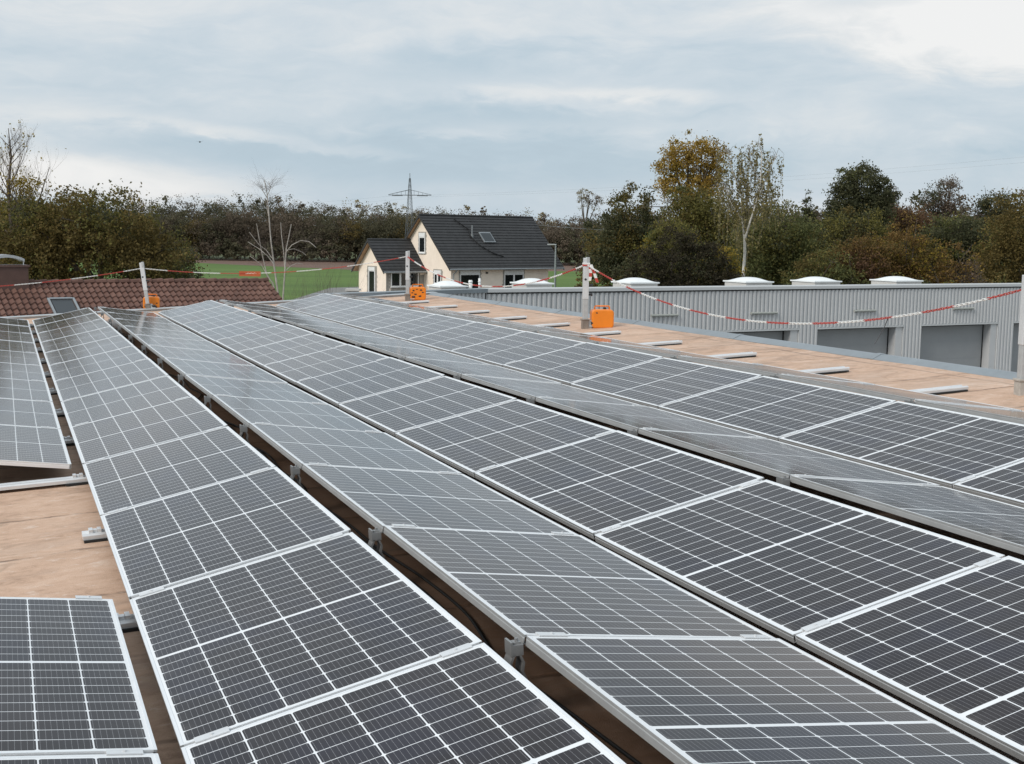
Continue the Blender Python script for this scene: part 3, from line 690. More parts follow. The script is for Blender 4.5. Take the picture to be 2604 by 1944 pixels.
# ------------------------------------------------------------------ tiled house on the left
def tiled_house():
    r = thing('tiled_house', 'low house with brown clay tiled roof and skylight', 'house')
    ang = math.atan2(.54, .842); TMx = Matrix.Translation((-8.30, 43.0, 3.70)) @ RZ(ang)       # x along ridge (negative to the left), -y towards us
    pit = R(25); wave, course = .19, .33; nx = int(16 / wave) * 6; ncourse = 12
    b = MB()
    S = Matrix.Rotation(-math.pi / 2 + 0, 4, 'Z')
    for c in range(ncourse):
        rowv = []
        for t in (0, 1):
            for i in range(nx + 1):
                x = -i * wave / 6; ph = 2 * math.pi * (i % 6) / 6 + (math.pi * 0 if c % 2 else 0)
                hgt = .034 * math.sin(ph) + .010 * math.sin(2 * ph)
                s = c * course + t * (course + .04); lift = .052 * t + hgt
                rowv.append((x, -s * math.cos(pit) - lift * math.sin(pit), -s * math.sin(pit) + lift * math.cos(pit)))
            if t == 1:
                for i in range(nx + 1):
                    x, y, z = rowv[nx + 1 + i]; rowv.append((x, y + .006, z - .055))
        n = nx + 1; fs = [(i, n + i, n + i + 1, i + 1) for i in range(nx)] + [(n + i, 2 * n + i, 2 * n + i + 1, n + i + 1) for i in range(nx)]
        b.add(rowv, fs)
    b.build('tile_roof', M['brown_tile'], r, TMx)
    b = MB(); b.add([(0, 0, -.05), (-16, 0, -.05), (-16, 3.7, -1.78), (0, 3.7, -1.78)], [(0, 1, 2, 3)]); b.build('rear_roof', M['brown_tile'], r, TMx)
    b = MB()
    for i in range(44):
        x = -i * .36; b.tube([(x - .38, 0, -.005 + .01 * random.random()), (x, 0, .018 + .01 * random.random())], [.085, .10], 8)
    b.build('ridge_tiles', M['brown_tile'], r, TMx)
    b = MB(); b.extrude([(-.15, -3.6, -1.78), (-.15, 3.6, -1.78), (-.15, 0, -.10)], (-15.7, 0, 0)); b.box((-15.85, -3.4, -3.7), (-.15, 3.4, -1.78)); b.build('wall', M['cream'], r, TMx)
    # roof window
    FRM = TMx @ Matrix.Rotation(pit, 4, 'X')            # on the slope: y = -distance down the slope
    def sl(lo, hi, name, m, par=None): q = MB(); q.box(lo, hi); return q.build(name, m, par if par is not None else r, FRM if par is None else None, bevel=.006)
    x0, x1, s0, s1 = -7.46, -6.66, 1.22, 2.45
    w = sl((x0, -s1, .02), (x1, -s0, .09), 'roof_window', M['brown_clad'])
    for q in ((x0, -s1, .09, x0 + .07, -s0, .14), (x1 - .07, -s1, .09, x1, -s0, .14), (x0 + .07, -s0 - .08, .09, x1 - .07, -s0, .15)):
        sl(q[:3], q[3:], 'window_frame', M['gate_post'], w)
    sl((x0 + .10, -s1 + .05, .09), (x1 - .10, -s0 - .12, .118), 'pane', M['skypane'], w)
    # metal clad chimney with a curved cowl
    cx = -8.12
    q = MB(); q.box((cx - .75, -.38, -.6), (cx + .32, .38, .50)); q.box((cx - .80, -.42, .50), (cx + .37, .42, .56)); ch = q.build('chimney', M['brown_clad'], r, TMx)
    q = MB(); prof = [(-.55 + 1.0 * i / 12, .74 + .13 * math.sin(math.pi * i / 12) ** .8) for i in range(13)]
    vs = []
    for y in (-.34, .34): vs += [(cx - .22 + x, y, z) for x, z in prof]
    for y in (-.34, .34): vs += [(cx - .22 + x, y, z - .085) for x, z in prof]
    n = 13; q.add(vs, [(i, i + 1, n + i + 1, n + i) for i in range(12)] + [(2 * n + i, 3 * n + i, 3 * n + i + 1, 2 * n + i + 1) for i in range(12)] + [(i, 2 * n + i, 2 * n + i + 1, i + 1) for i in range(12)])
    q.tube([(cx - .7, -.3, .5), (cx - .7, -.3, .74)], .015, 6); q.tube([(cx + .2, -.3, .5), (cx + .2, -.3, .74)], .015, 6)
    q.build('cowl', M['steel'], ch)
    q = MB(); q.tube([(-15.9, -3.66, -1.84), (-.05, -3.66, -1.84)], .06, 8); q.build('gutter', M['gate_post'], r, TMx)
tiled_house()

# small grey garage between the tiled house and the roof
b = MB(); r = thing('grey_shed', 'low grey flat-roofed shed behind the birch trunks', 'shed')
SM = Matrix.Translation((-7.3, 37.5, 0)) @ RZ(R(30))
b.box((0, 0, 0), (4.6, 3.5, 2.95)); b.build('wall', M['coping'], r, SM)
b = MB(); b.box((-.12, -.12, 2.95), (4.72, 3.6, 3.08)); b.build('roof', M['gate_post'], r, SM)
b = MB(); b.box((-5.05, 38.6, 2.2), (-4.72, 38.9, 3.62)); b.box((-5.10, 38.55, 3.62), (-4.67, 38.95, 3.68)); tag(b.build('vent_stack', M['curb']), 'short pale vent stack left of the cream house', 'vent')

# ------------------------------------------------------------------ cream house
def cream_house():
    r = thing('cream_house', 'cream rendered house with steep dark roof and gabled annex', 'house')
    C0 = Vector((-5.318, 108.0, 0)); A41 = R(41)
    Hm = Matrix.Translation(C0) @ RZ(A41)                   # x along the eaves, y along the gable
    k = 1.025; EZ = 2.6; W = 8.0; Ln = 11.2; t = .16
    RIDGE = EZ + k * W / 2
    # walls
    b = MB(); b.extrude([(0, 0, 0), (0, W, 0), (0, W, EZ), (0, W / 2, RIDGE - .12), (0, 0, EZ)], (Ln, 0, 0)); b.build('wall', M['cream'], r, Hm)
    AX, AW, AEZ = 4.05, 4.1, 2.38; AY0 = 3.75
    ARZ = 4.58; ka = (ARZ - AEZ + .06) / (AW / 2)
    b = MB(); b.extrude([(-AX, AY0, 0), (-AX, AY0 + AW, 0), (-AX, AY0 + AW, AEZ - .16), (-AX, AY0 + AW / 2, ARZ - .2), (-AX, AY0, AEZ - .16)], (AX - .002, 0, 0)); b.build('annex_wall', M['cream'], r, Hm)
    def roof(name, x0, x1, yc, half, zr, kk, over, par, course=.34):
        sl = math.sqrt(1 + kk * kk); length = (half + over) * sl; n = int(length / course) + 1; course = length / n
        main = None
        for side in (-1, 1):
            q = MB()
            for c in range(n):
                s0, s1 = c * course, (c + 1) * course + .03
                def P(s, lift): return (yc + side * (s / sl + lift * kk / sl), zr - s * kk / sl + lift / sl)
                ya, za = P(s0, .0); yb, zb = P(s1, .045); yd, zd = P(s1, -.02)
                q.add([(x0, ya, za), (x1, ya, za), (x1, yb, zb), (x0, yb, zb), (x1, yd, zd), (x0, yd, zd)], [(0, 1, 2, 3), (3, 2, 4, 5)])
            o = q.build(name, M['dark_tile'], par, Hm if par is r else None)
            q = MB(); y0_, z0_ = yc + side * 0, zr - .02; y1_, z1_ = yc + side * (half + over), zr - (half + over) * kk - .02
            for xx in (x0 - .03, x1 - .05):
                q.extrude([(xx, y0_, z0_ + .05), (xx, y1_, z1_ + .05), (xx, y1_, z1_ - .16), (xx, y0_, z0_ - .16)], (.08, 0, 0))
            q.build('bargeboard', M['dark_tile'], o)
            q = MB(); q.add([(x0 + .05, y0_, z0_ - .05), (x1 - .05, y0_, z0_ - .05), (x1 - .05, y1_, z1_ - .05), (x0 + .05, y1_, z1_ - .05)], [(0, 1, 2, 3)]); q.build('soffit', M['soffit'], o)
            q = MB(); q.tube([(x0, y1_ + side * .05, z1_ - .02), (x1, y1_ + side * .05, z1_ - .02)], .065, 8); q.build('gutter', M['gate_post'], o)
        q = MB(); q.tube([(x0, yc, zr + .02), (x1, yc, zr + .02)], .10, 8); q.build('ridge_cap', M['dark_tile'], par, Hm)
    roof('roof', -.42, 12.75, W / 2, W / 2, RIDGE + .06, k, .42, r)
    roof('annex_roof', -AX - .5, -.01 + .0, AY0 + AW / 2, AW / 2, ARZ, ka, .38, r)
    # windows: (plane, a0,a1,z0,z1)
    def win(pl, a0, a1, z0, z1, shut, mull=0, patch=.13, name='window'):
        def B(lo, hi, off0, off1):    # lo/hi = (a,z); offsets out of the wall
            if pl == 'long': return (lo[0], -off1, lo[1]), (hi[0], -off0, hi[1])
            if pl == 'along': return (lo[0], AY0 - off1, lo[1]), (hi[0], AY0 - off0, hi[1])
            if pl == 'gab': return (-off1, lo[0], lo[1]), (-off0, hi[0], hi[1])
            return (-AX - off1, lo[0], lo[1]), (-AX - off0, hi[0], hi[1])
        q = MB(); rr = random.Random(int(a0 * 50))
        zb = z0 - patch if z0 > .3 else z0
        q.box(*B((a0 - patch, zb), (a1 + patch, z1 + .10), .001, .006))
        for i in range(5):
            zz = zb + (z1 - zb) * i / 5; e = .10 * rr.random(); q.box(*B((a0 - patch - e, zz), (a0 - patch + .01, zz + .22), .001, .0045)); e = .10 * rr.random(); q.box(*B((a1 + patch - .01, zz), (a1 + patch + e, zz + .22), .001, .0045))
        w = q.build(name, M['bareplaster'], r, Hm)
        q = MB(); zt = z1 - shut; fw = .085
        for lo, hi in (((a0, z0), (a0 + fw, zt)), ((a1 - fw, z0), (a1, zt)), ((a0 + fw, z0), (a1 - fw, z0 + fw)), ((a0 + fw, zt - fw), (a1 - fw, zt))): q.box(*B(lo, hi, .006, .05))
        for i in range(mull):
            c = a0 + (a1 - a0) * (i + 1) / (mull + 1); q.box(*B((c - .085, z0 + fw), (c + .085, zt - fw), .006, .048))
        q.build('frame', M['pvc'], w)
        q = MB(); q.box(*B((a0 + .02, z0 + .02), (a1 - .02, zt - .02), .007, .018)); q.build('pane', M['pane'], w)
        q = MB(); q.box(*B((a0, zt), (a1, z1), .006, .075)); q.build('shutter_box', M['pvc'], w)
        if z0 > .5:
            q = MB(); q.box(*B((a0 - .05, z0 - .07), (a1 + .05, z0), .006, .12)); q.build('sill', M['pvc'], w)
    win('long', .98, 3.16, .0, 2.10, .32, 0, .12, 'terrace_door')
    win('long', 5.95, 8.19, .42, 2.06, .32, 1)
    win('gab', 3.62, 4.50, 3.50, 5.22, .34, 0)
    win('gab', 1.32, 2.30, .9, 2.05, .28, 1)
    win('along', -AX + .50, -AX + 3.42, .62, 1.86, .02, 2)
    win('agab', AY0 + 1.60, AY0 + 2.55, .0, 2.24, .28, 0, .26, 'annex_door')
    q = MB(); q.box((3.84, -.09, 1.80), (4.04, -.002, 1.92)); q.build('wall_lamp', M['plug'], r, Hm)
    q = MB(); q.tube([(.30, -.44, 2.16), (.30, -.40, 2.05), (.22, -.07, 1.75), (.22, -.07, 0)], .05, 8); q.build('downpipe', M['gate_post'], r, Hm)
    q = MB(); q.box((-AX + .02, AY0 - .006, 0), (-AX + .30, AY0 - .001, 2.2)); q.box((-AX + .5, AY0 - .006, 0), (-AX + 3.5, AY0 - .001, .5)); q.box((-.6, AY0 - .006, 0), (-.02, AY0 - .001, 1.6)); q.build('bare_plaster', M['bareplaster'], r, Hm)
    # skylight, vent pipe and cable on the front slope; slope frame: x along, y up the slope
    sl = math.sqrt(1 + k * k); SM_ = Matrix.Translation((0, 0, EZ + .09)) @ Matrix.Rotation(math.atan(k), 4, 'X')
    q = MB(); q.box((5.0, 1.68 * sl, .03), (6.3, 2.52 * sl, .13)); s = q.build('skylight', M['gate_post'], r, Hm @ SM_)
    q = MB(); q.box((5.08, 1.74 * sl, .13), (6.22, 2.44 * sl, .14)); q.build('pane', M['skypane'], s)
    q = MB(); q.tube([(4.02, 2.16, EZ + k * 2.16 - .1), (4.02, 2.16, 5.95)], .06, 8); q.tube([(4.02, 2.16, EZ + k * 2.16), (4.02, 2.16, EZ + k * 2.16 + .35)], .12, 8); q.build('vent_pipe', M['gate_post'], r, Hm)
    q = MB(); q.tube([(x, y * sl, .10) for x, y in ((3.06, 3.63), (3.6, 3.15), (4.09, 2.72), (3.80, 2.2), (4.0, 1.8), (4.31, 1.38), (5.2, .8), (6.22, .48))], .05, 6); q.build('roof_cable', M['dark'], r, Hm @ SM_)
cream_house()

# ------------------------------------------------------------------ street lamp, pylon, wires, bird
r = thing('street_lamp', 'grey street lamp at the right end of the cream house', 'street lamp', TR(3.1, 95, 0))
b = MB(); b.tube([(0, 0, 0), (0, 0, 2.2), (0, 0, 4.5)], [.10, .085, .06], 10); b.build('pole', M['gate_post'], r)
b = MB(); b.box((-.62, -.09, 4.50), (.05, .09, 4.585)); b.build('lamp_head', M['alu_dull'], r, bevel=.02)
def pylon():
    r = thing('electricity_pylon', 'steel lattice electricity pylon behind the cream house', 'pylon', TR(-16.78, 205, 0) @ RZ(R(-14)))
    H = 14.1
    b = MB()
    def half(z): return .70 * (1 - z / H) ** .9 + .06
    lv = [0, 1.8, 3.5, 5.0, 6.4, 7.7, 8.9, 10.0, 10.9, 11.9, 12.8, 13.6]
    for i in range(len(lv) - 1):
        a, c = half(lv[i]), half(lv[i + 1])
        ca = [(-a, -a), (a, -a), (a, a), (-a, a)]; cc = [(-c, -c), (c, -c), (c, c), (-c, c)]
        for q in range(4):
            p0 = (*ca[q], lv[i]); p1 = (*cc[q], lv[i + 1]); p2 = (*cc[(q + 1) % 4], lv[i + 1]); p3 = (*ca[(q + 1) % 4], lv[i])
            b.tube([p0, p1], .032, 4); b.tube([p0, p2], .016, 4); b.tube([p3, p1], .016, 4); b.tube([p1, p2], .016, 4)
    b.tube([(0, 0, 13.4), (0, 0, H + .3)], .05, 4); b.build('tower', M['lattice'], r)
    b = MB()
    for s in (-1, 1):
        for y in (-.35, .35):
            b.tube([(0, y, 10.95), (s * 3.6, 0, 10.95)], .05, 4); b.tube([(0, y, 11.8), (s * 3.6, 0, 11.02)], .028, 4)
        for t in (.2, .4, .6, .8): b.tube([(s * 3.6 * t, 0, 10.95), (s * 3.6 * t, 0, 11.9 - .88 * t)], .025, 4)
        b.box((min(s * 1.2, s * 3.0), -.05, 10.80), (max(s * 1.2, s * 3.0), .05, 10.88))
    b.build('crossarm', M['lattice'], r)
pylon()
def wire(a, b_, sag, label, rad=.008):
    m = MB(); a, b_ = Vector(a), Vector(b_); m.tube([a.lerp(b_, i / 24) - Vector((0, 0, 4 * sag * (i / 24) * (1 - i / 24))) for i in range(25)], rad, 5); tag(m.build('overhead_wire', M['wire'], smooth=True), label, 'wire', 'overhead electricity wires')
wire((1.8, 119, 6.1), (34, 88, 5.6), .5, 'thin wire running right from the dark house roof', .014)
wire((34, 88, 5.6), (120, 60, 6.2), .5, 'thin wire continuing right in front of the autumn trees', .012)
for i, (dx, w) in enumerate(((-3.5, 'left'), (3.5, 'right'))):
    wire((-16.78 + dx * .97, 205 + dx * -.24, 10.75), (150 + dx, 120, 26.5), 3.0, 'faint wire rising right from the %s arm of the pylon' % w, .006)
    wire((-16.78 + dx * .97, 205 + dx * -.24, 10.75), (-140 + dx, 262, 7.5), 2.0, 'faint wire running left from the %s arm of the pylon' % w, .006)
b = MB(); bm = Matrix.Translation((-24.5, 100, 12.0)) @ RZ(R(30)) @ Matrix.Scale(.62, 4)
b.add([bm @ Vector(p) for p in ((0, .10, .02), (-.50, .02, .10), (-.42, -.12, .08), (0, -.1, .0), (.46, .0, .14), (.40, -.14, .11))], [(0, 1, 2, 3), (0, 3, 5, 4)])
b.tube([bm @ Vector(p) for p in ((0, .28, .02), (0, .2, .02), (0, 0, 0), (0, -.2, 0), (0, -.36, .0))], [.01, .045, .06, .04, .02], 6)
tag(b.build('flying_bird', M['feather']), 'small dark bird flying in the cloudy sky', 'bird')

# ------------------------------------------------------------------ vegetation
def leaf_arrays(cent, size, seed, upright=0.0, hang=0.0):
    """a small random quad at every centre"""
    g = np.random.default_rng(seed); n = len(cent)
    a = g.normal(size=(n, 3)); a[:, 2] *= (1 - upright); a[:, 2] -= hang * 2.0
    a /= np.linalg.norm(a, axis=1)[:, None] + 1e-9
    c = g.normal(size=(n, 3)); b = np.cross(a, c); b /= np.linalg.norm(b, axis=1)[:, None] + 1e-9
    s = size * g.uniform(.55, 1.35, n)[:, None]; a = a * s; b = b * s * .62
    v = np.stack([cent - a - b * .4, cent + b - a * .2, cent + a + b * .2, cent - b + a * .3], 1).reshape(-1, 3)
    return v
def leaf_mesh(name, groups):
    """groups: list of (verts[n*4,3], material)"""
    me = bpy.data.meshes.new(name); V = np.concatenate([g[0] for g in groups]); n = len(V) // 4
    me.vertices.add(len(V)); me.vertices.foreach_set('co', V.astype(np.float32).ravel())
    me.loops.add(n * 4); me.loops.foreach_set('vertex_index', np.arange(n * 4, dtype=np.int32))
    me.polygons.add(n); me.polygons.foreach_set('loop_start', np.arange(0, n * 4, 4, dtype=np.int32)); me.polygons.foreach_set('loop_total', np.full(n, 4, np.int32))
    mi = []
    for i, (v, m) in enumerate(groups): me.materials.append(m); mi.append(np.full(len(v) // 4, i, np.int32))
    me.polygons.foreach_set('material_index', np.concatenate(mi)); me.update(); me.validate(); return me

def crown_points(blobs, n, seed, clump=.5, shell=.55):
    """leaves gathered in clumps that fill a few ellipsoids, leaving gaps"""
    g = np.random.default_rng(seed); vol = np.array([b[3] * b[4] * b[5] for b in blobs]) ** .75; pr = vol / vol.sum(); out = []
    for b, q in zip(blobs, pr):
        nb = max(20, int(n * q)); nc = max(8, int(nb / 45))
        d = g.normal(size=(nc, 3)); d /= np.linalg.norm(d, axis=1)[:, None]
        rad = shell + (1.04 - shell) * g.random(nc) ** .6
        rad *= 1 + .20 * np.sin(d[:, 0] * 5 + seed) * np.sin(d[:, 2] * 6 + d[:, 1] * 4) + g.normal(size=nc) * .09
        cc = np.array(b[:3]) + d * rad[:, None] * np.array(b[3:6])
        idx = g.integers(0, nc, nb); cl = clump * g.uniform(.5, 1.4, nc)[idx][:, None]
        out.append(cc[idx] + g.normal(size=(nb, 3)) * cl * np.array([.55, .55, .38]))
    P = np.concatenate(out); return P[P[:, 2] > .05]

def branches(b, p, d, length, rad, depth, rnd, sides=5, spread=.55, upb=.15, kids=(2, 4), gnarl=.18, tips=None, droop=0.):
    n = 4; pts = [Vector(p)]; dd = Vector(d).normalized(); rr = [rad]
    for i in range(n):
        dd = (dd + Vector((rnd.gauss(0, gnarl), rnd.gauss(0, gnarl), rnd.gauss(0, gnarl) + upb * .3 - droop * (.3 if depth <= 1 else 0)))).normalized()
        pts.append(pts[-1] + dd * length / n); rr.append(rad * (1 - .62 * (i + 1) / n))
    b.tube(pts, rr, max(3, sides), cap=False)
    if depth <= 0:
        if tips is not None: tips += pts[1:]
        return
    for i in range(rnd.randint(*kids)):
        t = rnd.uniform(.35, 1.0); j = min(n - 1, int(t * n)); q = pts[j].lerp(pts[j + 1], t * n - j); ax = (pts[j + 1] - pts[j]).normalized()
        side = ax.orthogonal().normalized(); side.rotate(Matrix.Rotation(rnd.uniform(0, 6.28), 3, ax))
        nd = (ax + side * rnd.uniform(.5, 1.3) * spread * 1.6 + Vector((0, 0, upb))).normalized()
        branches(b, q, nd, length * rnd.uniform(.5, .78), rr[j] * .62, depth - 1, rnd, sides - 1, spread, upb, kids, gnarl, tips, droop)
    branches(b, pts[-1], dd, length * .62, rr[-1], depth - 1, rnd, sides - 1, spread, upb, kids, gnarl, tips, droop)

def leafy_tree(name, label, cat, X, Y, blobs, mats, n, leaf, seed, trunk_r=.2, group=None, clump=.5, shell=.5, bark='bark', limbs=5, hang=0.):
    """blobs: (dx, dy, z, rx, ry, rz) about the foot of the tree; mats: [(leaf material, share)]"""
    r = thing(name, label, cat, TR(X, Y, 0), group); rnd = random.Random(seed)
    b = MB(); top = max(q[2] for q in blobs); low = min(q[2] - q[5] for q in blobs)
    fork = max(.5, min(low + .8, top * .45)); b.tube([(0, 0, -.05), (.05, 0, fork * .5), (0, .05, fork)], [trunk_r * 1.25, trunk_r, trunk_r * .85], 8)
    for i in range(limbs):
        q = blobs[i % len(blobs)]; e = Vector((q[0] + rnd.uniform(-.5, .5) * q[3], q[1] + rnd.uniform(-.5, .5) * q[4], q[2] + rnd.uniform(-.1, .7) * q[5])); s = Vector((0, 0, fork))
        mid = s.lerp(e, .5) + Vector((rnd.uniform(-.3, .3), rnd.uniform(-.3, .3), .3)); b.tube([s, mid, e], [trunk_r * .7, trunk_r * .42, trunk_r * .12], 6, cap=False)
        for j in range(3):
            t = rnd.uniform(.4, .95); p = mid.lerp(e, t); b.tube([p, p + Vector((rnd.gauss(0, 1) * q[3] * .4, rnd.gauss(0, 1) * q[4] * .4, abs(rnd.gauss(0, 1)) * q[5] * .45))], [trunk_r * .2, .012], 4, cap=False)
    b.build('trunk', M[bark], r)
    n = int(n * 3.2); leaf *= .52; P = crown_points(blobs, n, seed, clump, shell); g = np.random.default_rng(seed + 1)
    tot = sum(s for _, s in mats); parts = []
    # material follows clumps, not single leaves
    key = (np.sin(P[:, 0] * 1.7 + seed) + np.sin(P[:, 2] * 2.1 + seed * 2) + np.sin(P[:, 1] * 1.3)) * .5 + g.normal(size=len(P)) * .45
    rank = np.argsort(np.argsort(key)) / len(P); lo = 0
    for m, s in mats:
        hi = lo + s / tot; sel = (rank >= lo) & (rank <= hi); parts.append((leaf_arrays(P[sel], leaf, seed + int(hi * 100), hang=hang), L[m])); lo = hi
    link('crown', leaf_mesh('crown', parts), r)
    return r

GA = 'autumn trees beyond the hall'
# each: name, label, category, X, Y, blobs, materials, leaves, leaf size, seed
def right_trees():
    T = leafy_tree
    def px(x, Y): return (x - 1302) / 3229. * Y
    T('round_tree', 'round dark olive tree at the left end of the autumn trees', 'tree', 8.7, 96, [(0, 0, 6.0, 1.9, 1.9, 2.7), (-1.0, 0, 4.3, 1.9, 1.8, 2.3), (.9, 0, 4.0, 1.8, 1.8, 2.4), (0, 0, 2.2, 2.4, 2, 2.0)], [('dark', 5), ('brownolive', 4), ('olive', 2)], 9000, .17, 21, .22, GA)
    T('yellow_tree', 'tall pale yellow tree towering left of the white birch', 'tree', 12.6, 92, [(-1.6, 0, 9.7, 1.2, 1.2, 1.7), (-.6, 0, 11.1, 1.2, 1.3, 1.5), (1.0, 0, 11.0, 1.3, 1.2, 1.4), (1.5, 0, 9.8, 1.1, 1.2, 1.5), (.1, 0, 8.6, 2.0, 1.6, 1.4)], [('yellow', 7), ('ochre', 2)], 5200, .14, 22, .24, GA, .42, .25, limbs=9)
    T('olive_tree', 'olive green tree standing below the tall yellow tree', 'tree', 12.4, 86, [(-.6, 0, 6.6, 2.0, 1.8, 1.9), (1.0, 0, 5.8, 1.9, 1.8, 2.3), (-1.6, 0, 4.6, 1.7, 1.8, 1.9), (0, 0, 3.6, 2.8, 2, 2.4)], [('olive', 6), ('brownolive', 4), ('green', 3)], 11000, .15, 23, .25, GA)
    T('willow', 'light green willow left of the birch, in front of the olive tree', 'tree', 9.9, 80, [(0, 0, 4.9, 1.5, 1.4, 1.4), (-.9, 0, 3.9, 1.2, 1.3, 1.5), (1.0, 0, 3.9, 1.3, 1.3, 1.5)], [('olive', 5), ('green', 3), ('ochre', 1)], 6500, .13, 24, .16, GA, .36, .4, hang=.5)
    T('dark_conifer_bush', 'very dark brownish conifer bush just behind the hall roof', 'bush', 8.0, 62, [(0, 0, 3.4, 1.7, 1.6, 2.3), (-1.6, 0, 2.9, 1.5, 1.3, 1.9), (1.2, 0, 3.3, 1.4, 1.4, 2.0), (2.0, 0, 2.6, 1.2, 1.2, 1.8), (-.4, 0, 1.4, 2.4, 1.6, 1.6)], [('vdark', 8), ('dark', 2)], 11000, .11, 25, .18, GA, .3)
    T('yellow_shrub', 'yellow green shrub at the foot of the white birch', 'shrub', 10.1, 63.5, [(0.2, 0, 3.6, .9, .9, 1.3), (-.6, 0, 2.7, .9, .9, 1.3), (.6, 0, 2.6, .8, .9, 1.4), (0, 0, 1.4, 1.2, 1, 1.3)], [('ochre', 5), ('olive', 4)], 5200, .10, 26, .08, GA, .26)
    T('broad_green_tree', 'broad mid green tree right of the white birch', 'tree', 15.2, 74, [(0, 0, 5.4, 2.0, 1.8, 1.9), (1.2, 0, 4.2, 1.7, 1.7, 2.0), (-1.2, 0, 3.9, 1.7, 1.7, 2.0), (0, 0, 2.4, 2.5, 2, 2.2)], [('green', 5), ('olive', 4), ('dark', 2)], 12000, .13, 27, .22, GA)
    T('dark_oak', 'tall dark green oak rising above the tree line on the right', 'tree', 25.9, 96, [(0, 0, 9.3, 1.7, 1.7, 1.7), (-1.3, 0, 7.9, 1.3, 1.3, 1.4), (1.2, 0, 8.2, 1.3, 1.4, 1.5), (.2, 0, 7.0, 2.2, 1.8, 1.5)], [('dark', 8), ('green', 2)], 8500, .15, 28, .3, GA, .42, .4)
    T('grey_pine', 'thin grey brown tree between the dark oak and the right edge', 'tree', 35.2, 105, [(0, 0, 9.1, 1.3, 1.2, 1.5), (-1.4, 0, 8.3, 1.1, 1.1, 1.1), (.3, 0, 7.4, 1.6, 1.3, 1.3)], [('brown', 5), ('dark', 3)], 2300, .13, 29, .2, GA, .4, .3, limbs=9)
    T('small_thin_tree', 'small thin grey tree right beside the dark oak', 'tree', 30.2, 104, [(0, 0, 8.5, .9, .9, 1.0), (.3, 0, 7.4, .9, .9, .9)], [('brown', 5), ('dark', 2)], 1100, .13, 30, .14, GA, .4, .3, limbs=6)
    T('dusky_tree', 'dusky dark tree near the right edge behind the brown tree', 'tree', 37.8, 101, [(0, 0, 7.6, 1.3, 1.2, 1.5), (.6, 0, 6.2, 1.5, 1.3, 1.4)], [('dark', 6), ('brown', 3)], 3500, .15, 31, .2, GA, .4)
    T('russet_tree', 'russet brown tree in the middle distance right of the oak', 'tree', 30.2, 100, [(-1.0, 0, 6.5, 1.5, 1.4, 1.2), (1.1, 0, 6.4, 1.5, 1.4, 1.2), (0, 0, 5.2, 2.5, 1.6, 1.4)], [('russet', 7), ('orange', 2), ('brown', 2)], 6500, .15, 32, .2, GA)
    T('mossy_tree', 'mossy green tree below the dark oak', 'tree', 23.4, 88, [(0, 0, 5.4, 2.1, 1.8, 1.9), (-1.6, 0, 4.4, 1.7, 1.6, 1.9), (1.6, 0, 4.2, 1.8, 1.6, 1.9), (0, 0, 2.6, 3.0, 2, 2.2)], [('olive', 4), ('dark', 4), ('brownolive', 3)], 11000, .15, 33, .2, GA)
    T('grey_green_tree', 'grey green tree behind the orange shrubs', 'tree', 29.4, 86, [(0, 0, 5.2, 1.9, 1.7, 1.8), (1.8, 0, 4.6, 1.7, 1.6, 1.9), (-1.3, 0, 4.2, 1.6, 1.6, 1.8), (.4, 0, 2.6, 2.8, 2, 2.0)], [('dark', 5), ('green', 4), ('olive', 2)], 11000, .15, 34, .2, GA)
    T('shadowy_tree', 'shadowy green tree left of the big brown tree', 'tree', 32.6, 82, [(0, 0, 4.8, 1.7, 1.6, 2.0), (1.1, 0, 3.9, 1.5, 1.5, 2.2), (-.8, 0, 2.7, 1.8, 1.7, 2.0)], [('dark', 6), ('green', 3)], 8500, .15, 35, .2, GA)
    T('copper_shrub', 'copper brown shrub left of the orange trees behind the domes', 'shrub', 16.6, 62, [(-.2, 0, 4.0, 1.2, 1.0, 1.3), (.9, 0, 4.3, 1.1, 1.0, 1.3), (-1.1, 0, 3.1, 1.0, 1.0, 1.3), (0, 0, 2.2, 1.8, 1.2, 1.6)], [('russet', 2), ('orange', 4), ('brownolive', 4)], 7500, .10, 36, .1, GA, .28)
    T('orange_tree', 'orange brown tree above the rightmost roof dome', 'tree', 19.3, 63, [(0, 0, 4.7, 1.35, 1.2, 1.5), (1.1, 0, 3.9, 1.2, 1.1, 1.5), (-1.0, 0, 3.9, 1.1, 1.1, 1.5), (0, 0, 2.5, 1.9, 1.3, 1.8)], [('orange', 6), ('ochre', 3), ('brownolive', 4)], 8500, .10, 37, .12, GA, .3)
    T('sparse_orange_shrub', 'sparse upright orange shrub left of the big brown tree', 'shrub', 21.6, 62, [(0, 0, 3.5, 1.0, .9, 1.5), (.9, 0, 3.1, .8, .7, 1.4), (-.8, 0, 2.9, .9, .8, 1.4), (0, 0, 1.7, 1.4, 1, 1.4)], [('orange', 5), ('yellow', 1), ('brown', 3)], 4300, .095, 38, .07, GA, .26, .3, limbs=12)
    T('big_brown_tree', 'big brown olive tree filling the right edge of the picture', 'tree', 29.0, 72, [(0, 0, 5.9, 2.2, 2, 2.2), (2.0, 0, 6.4, 2.2, 2, 2.6), (-1.1, 0, 4.2, 1.7, 1.7, 2.3), (.5, 0, 2.8, 3.0, 2.2, 2.6), (3.8, 0, 4.4, 2.2, 2, 3.0)], [('brownolive', 7), ('olive', 3), ('orange', 1)], 16000, .13, 39, .28, GA)
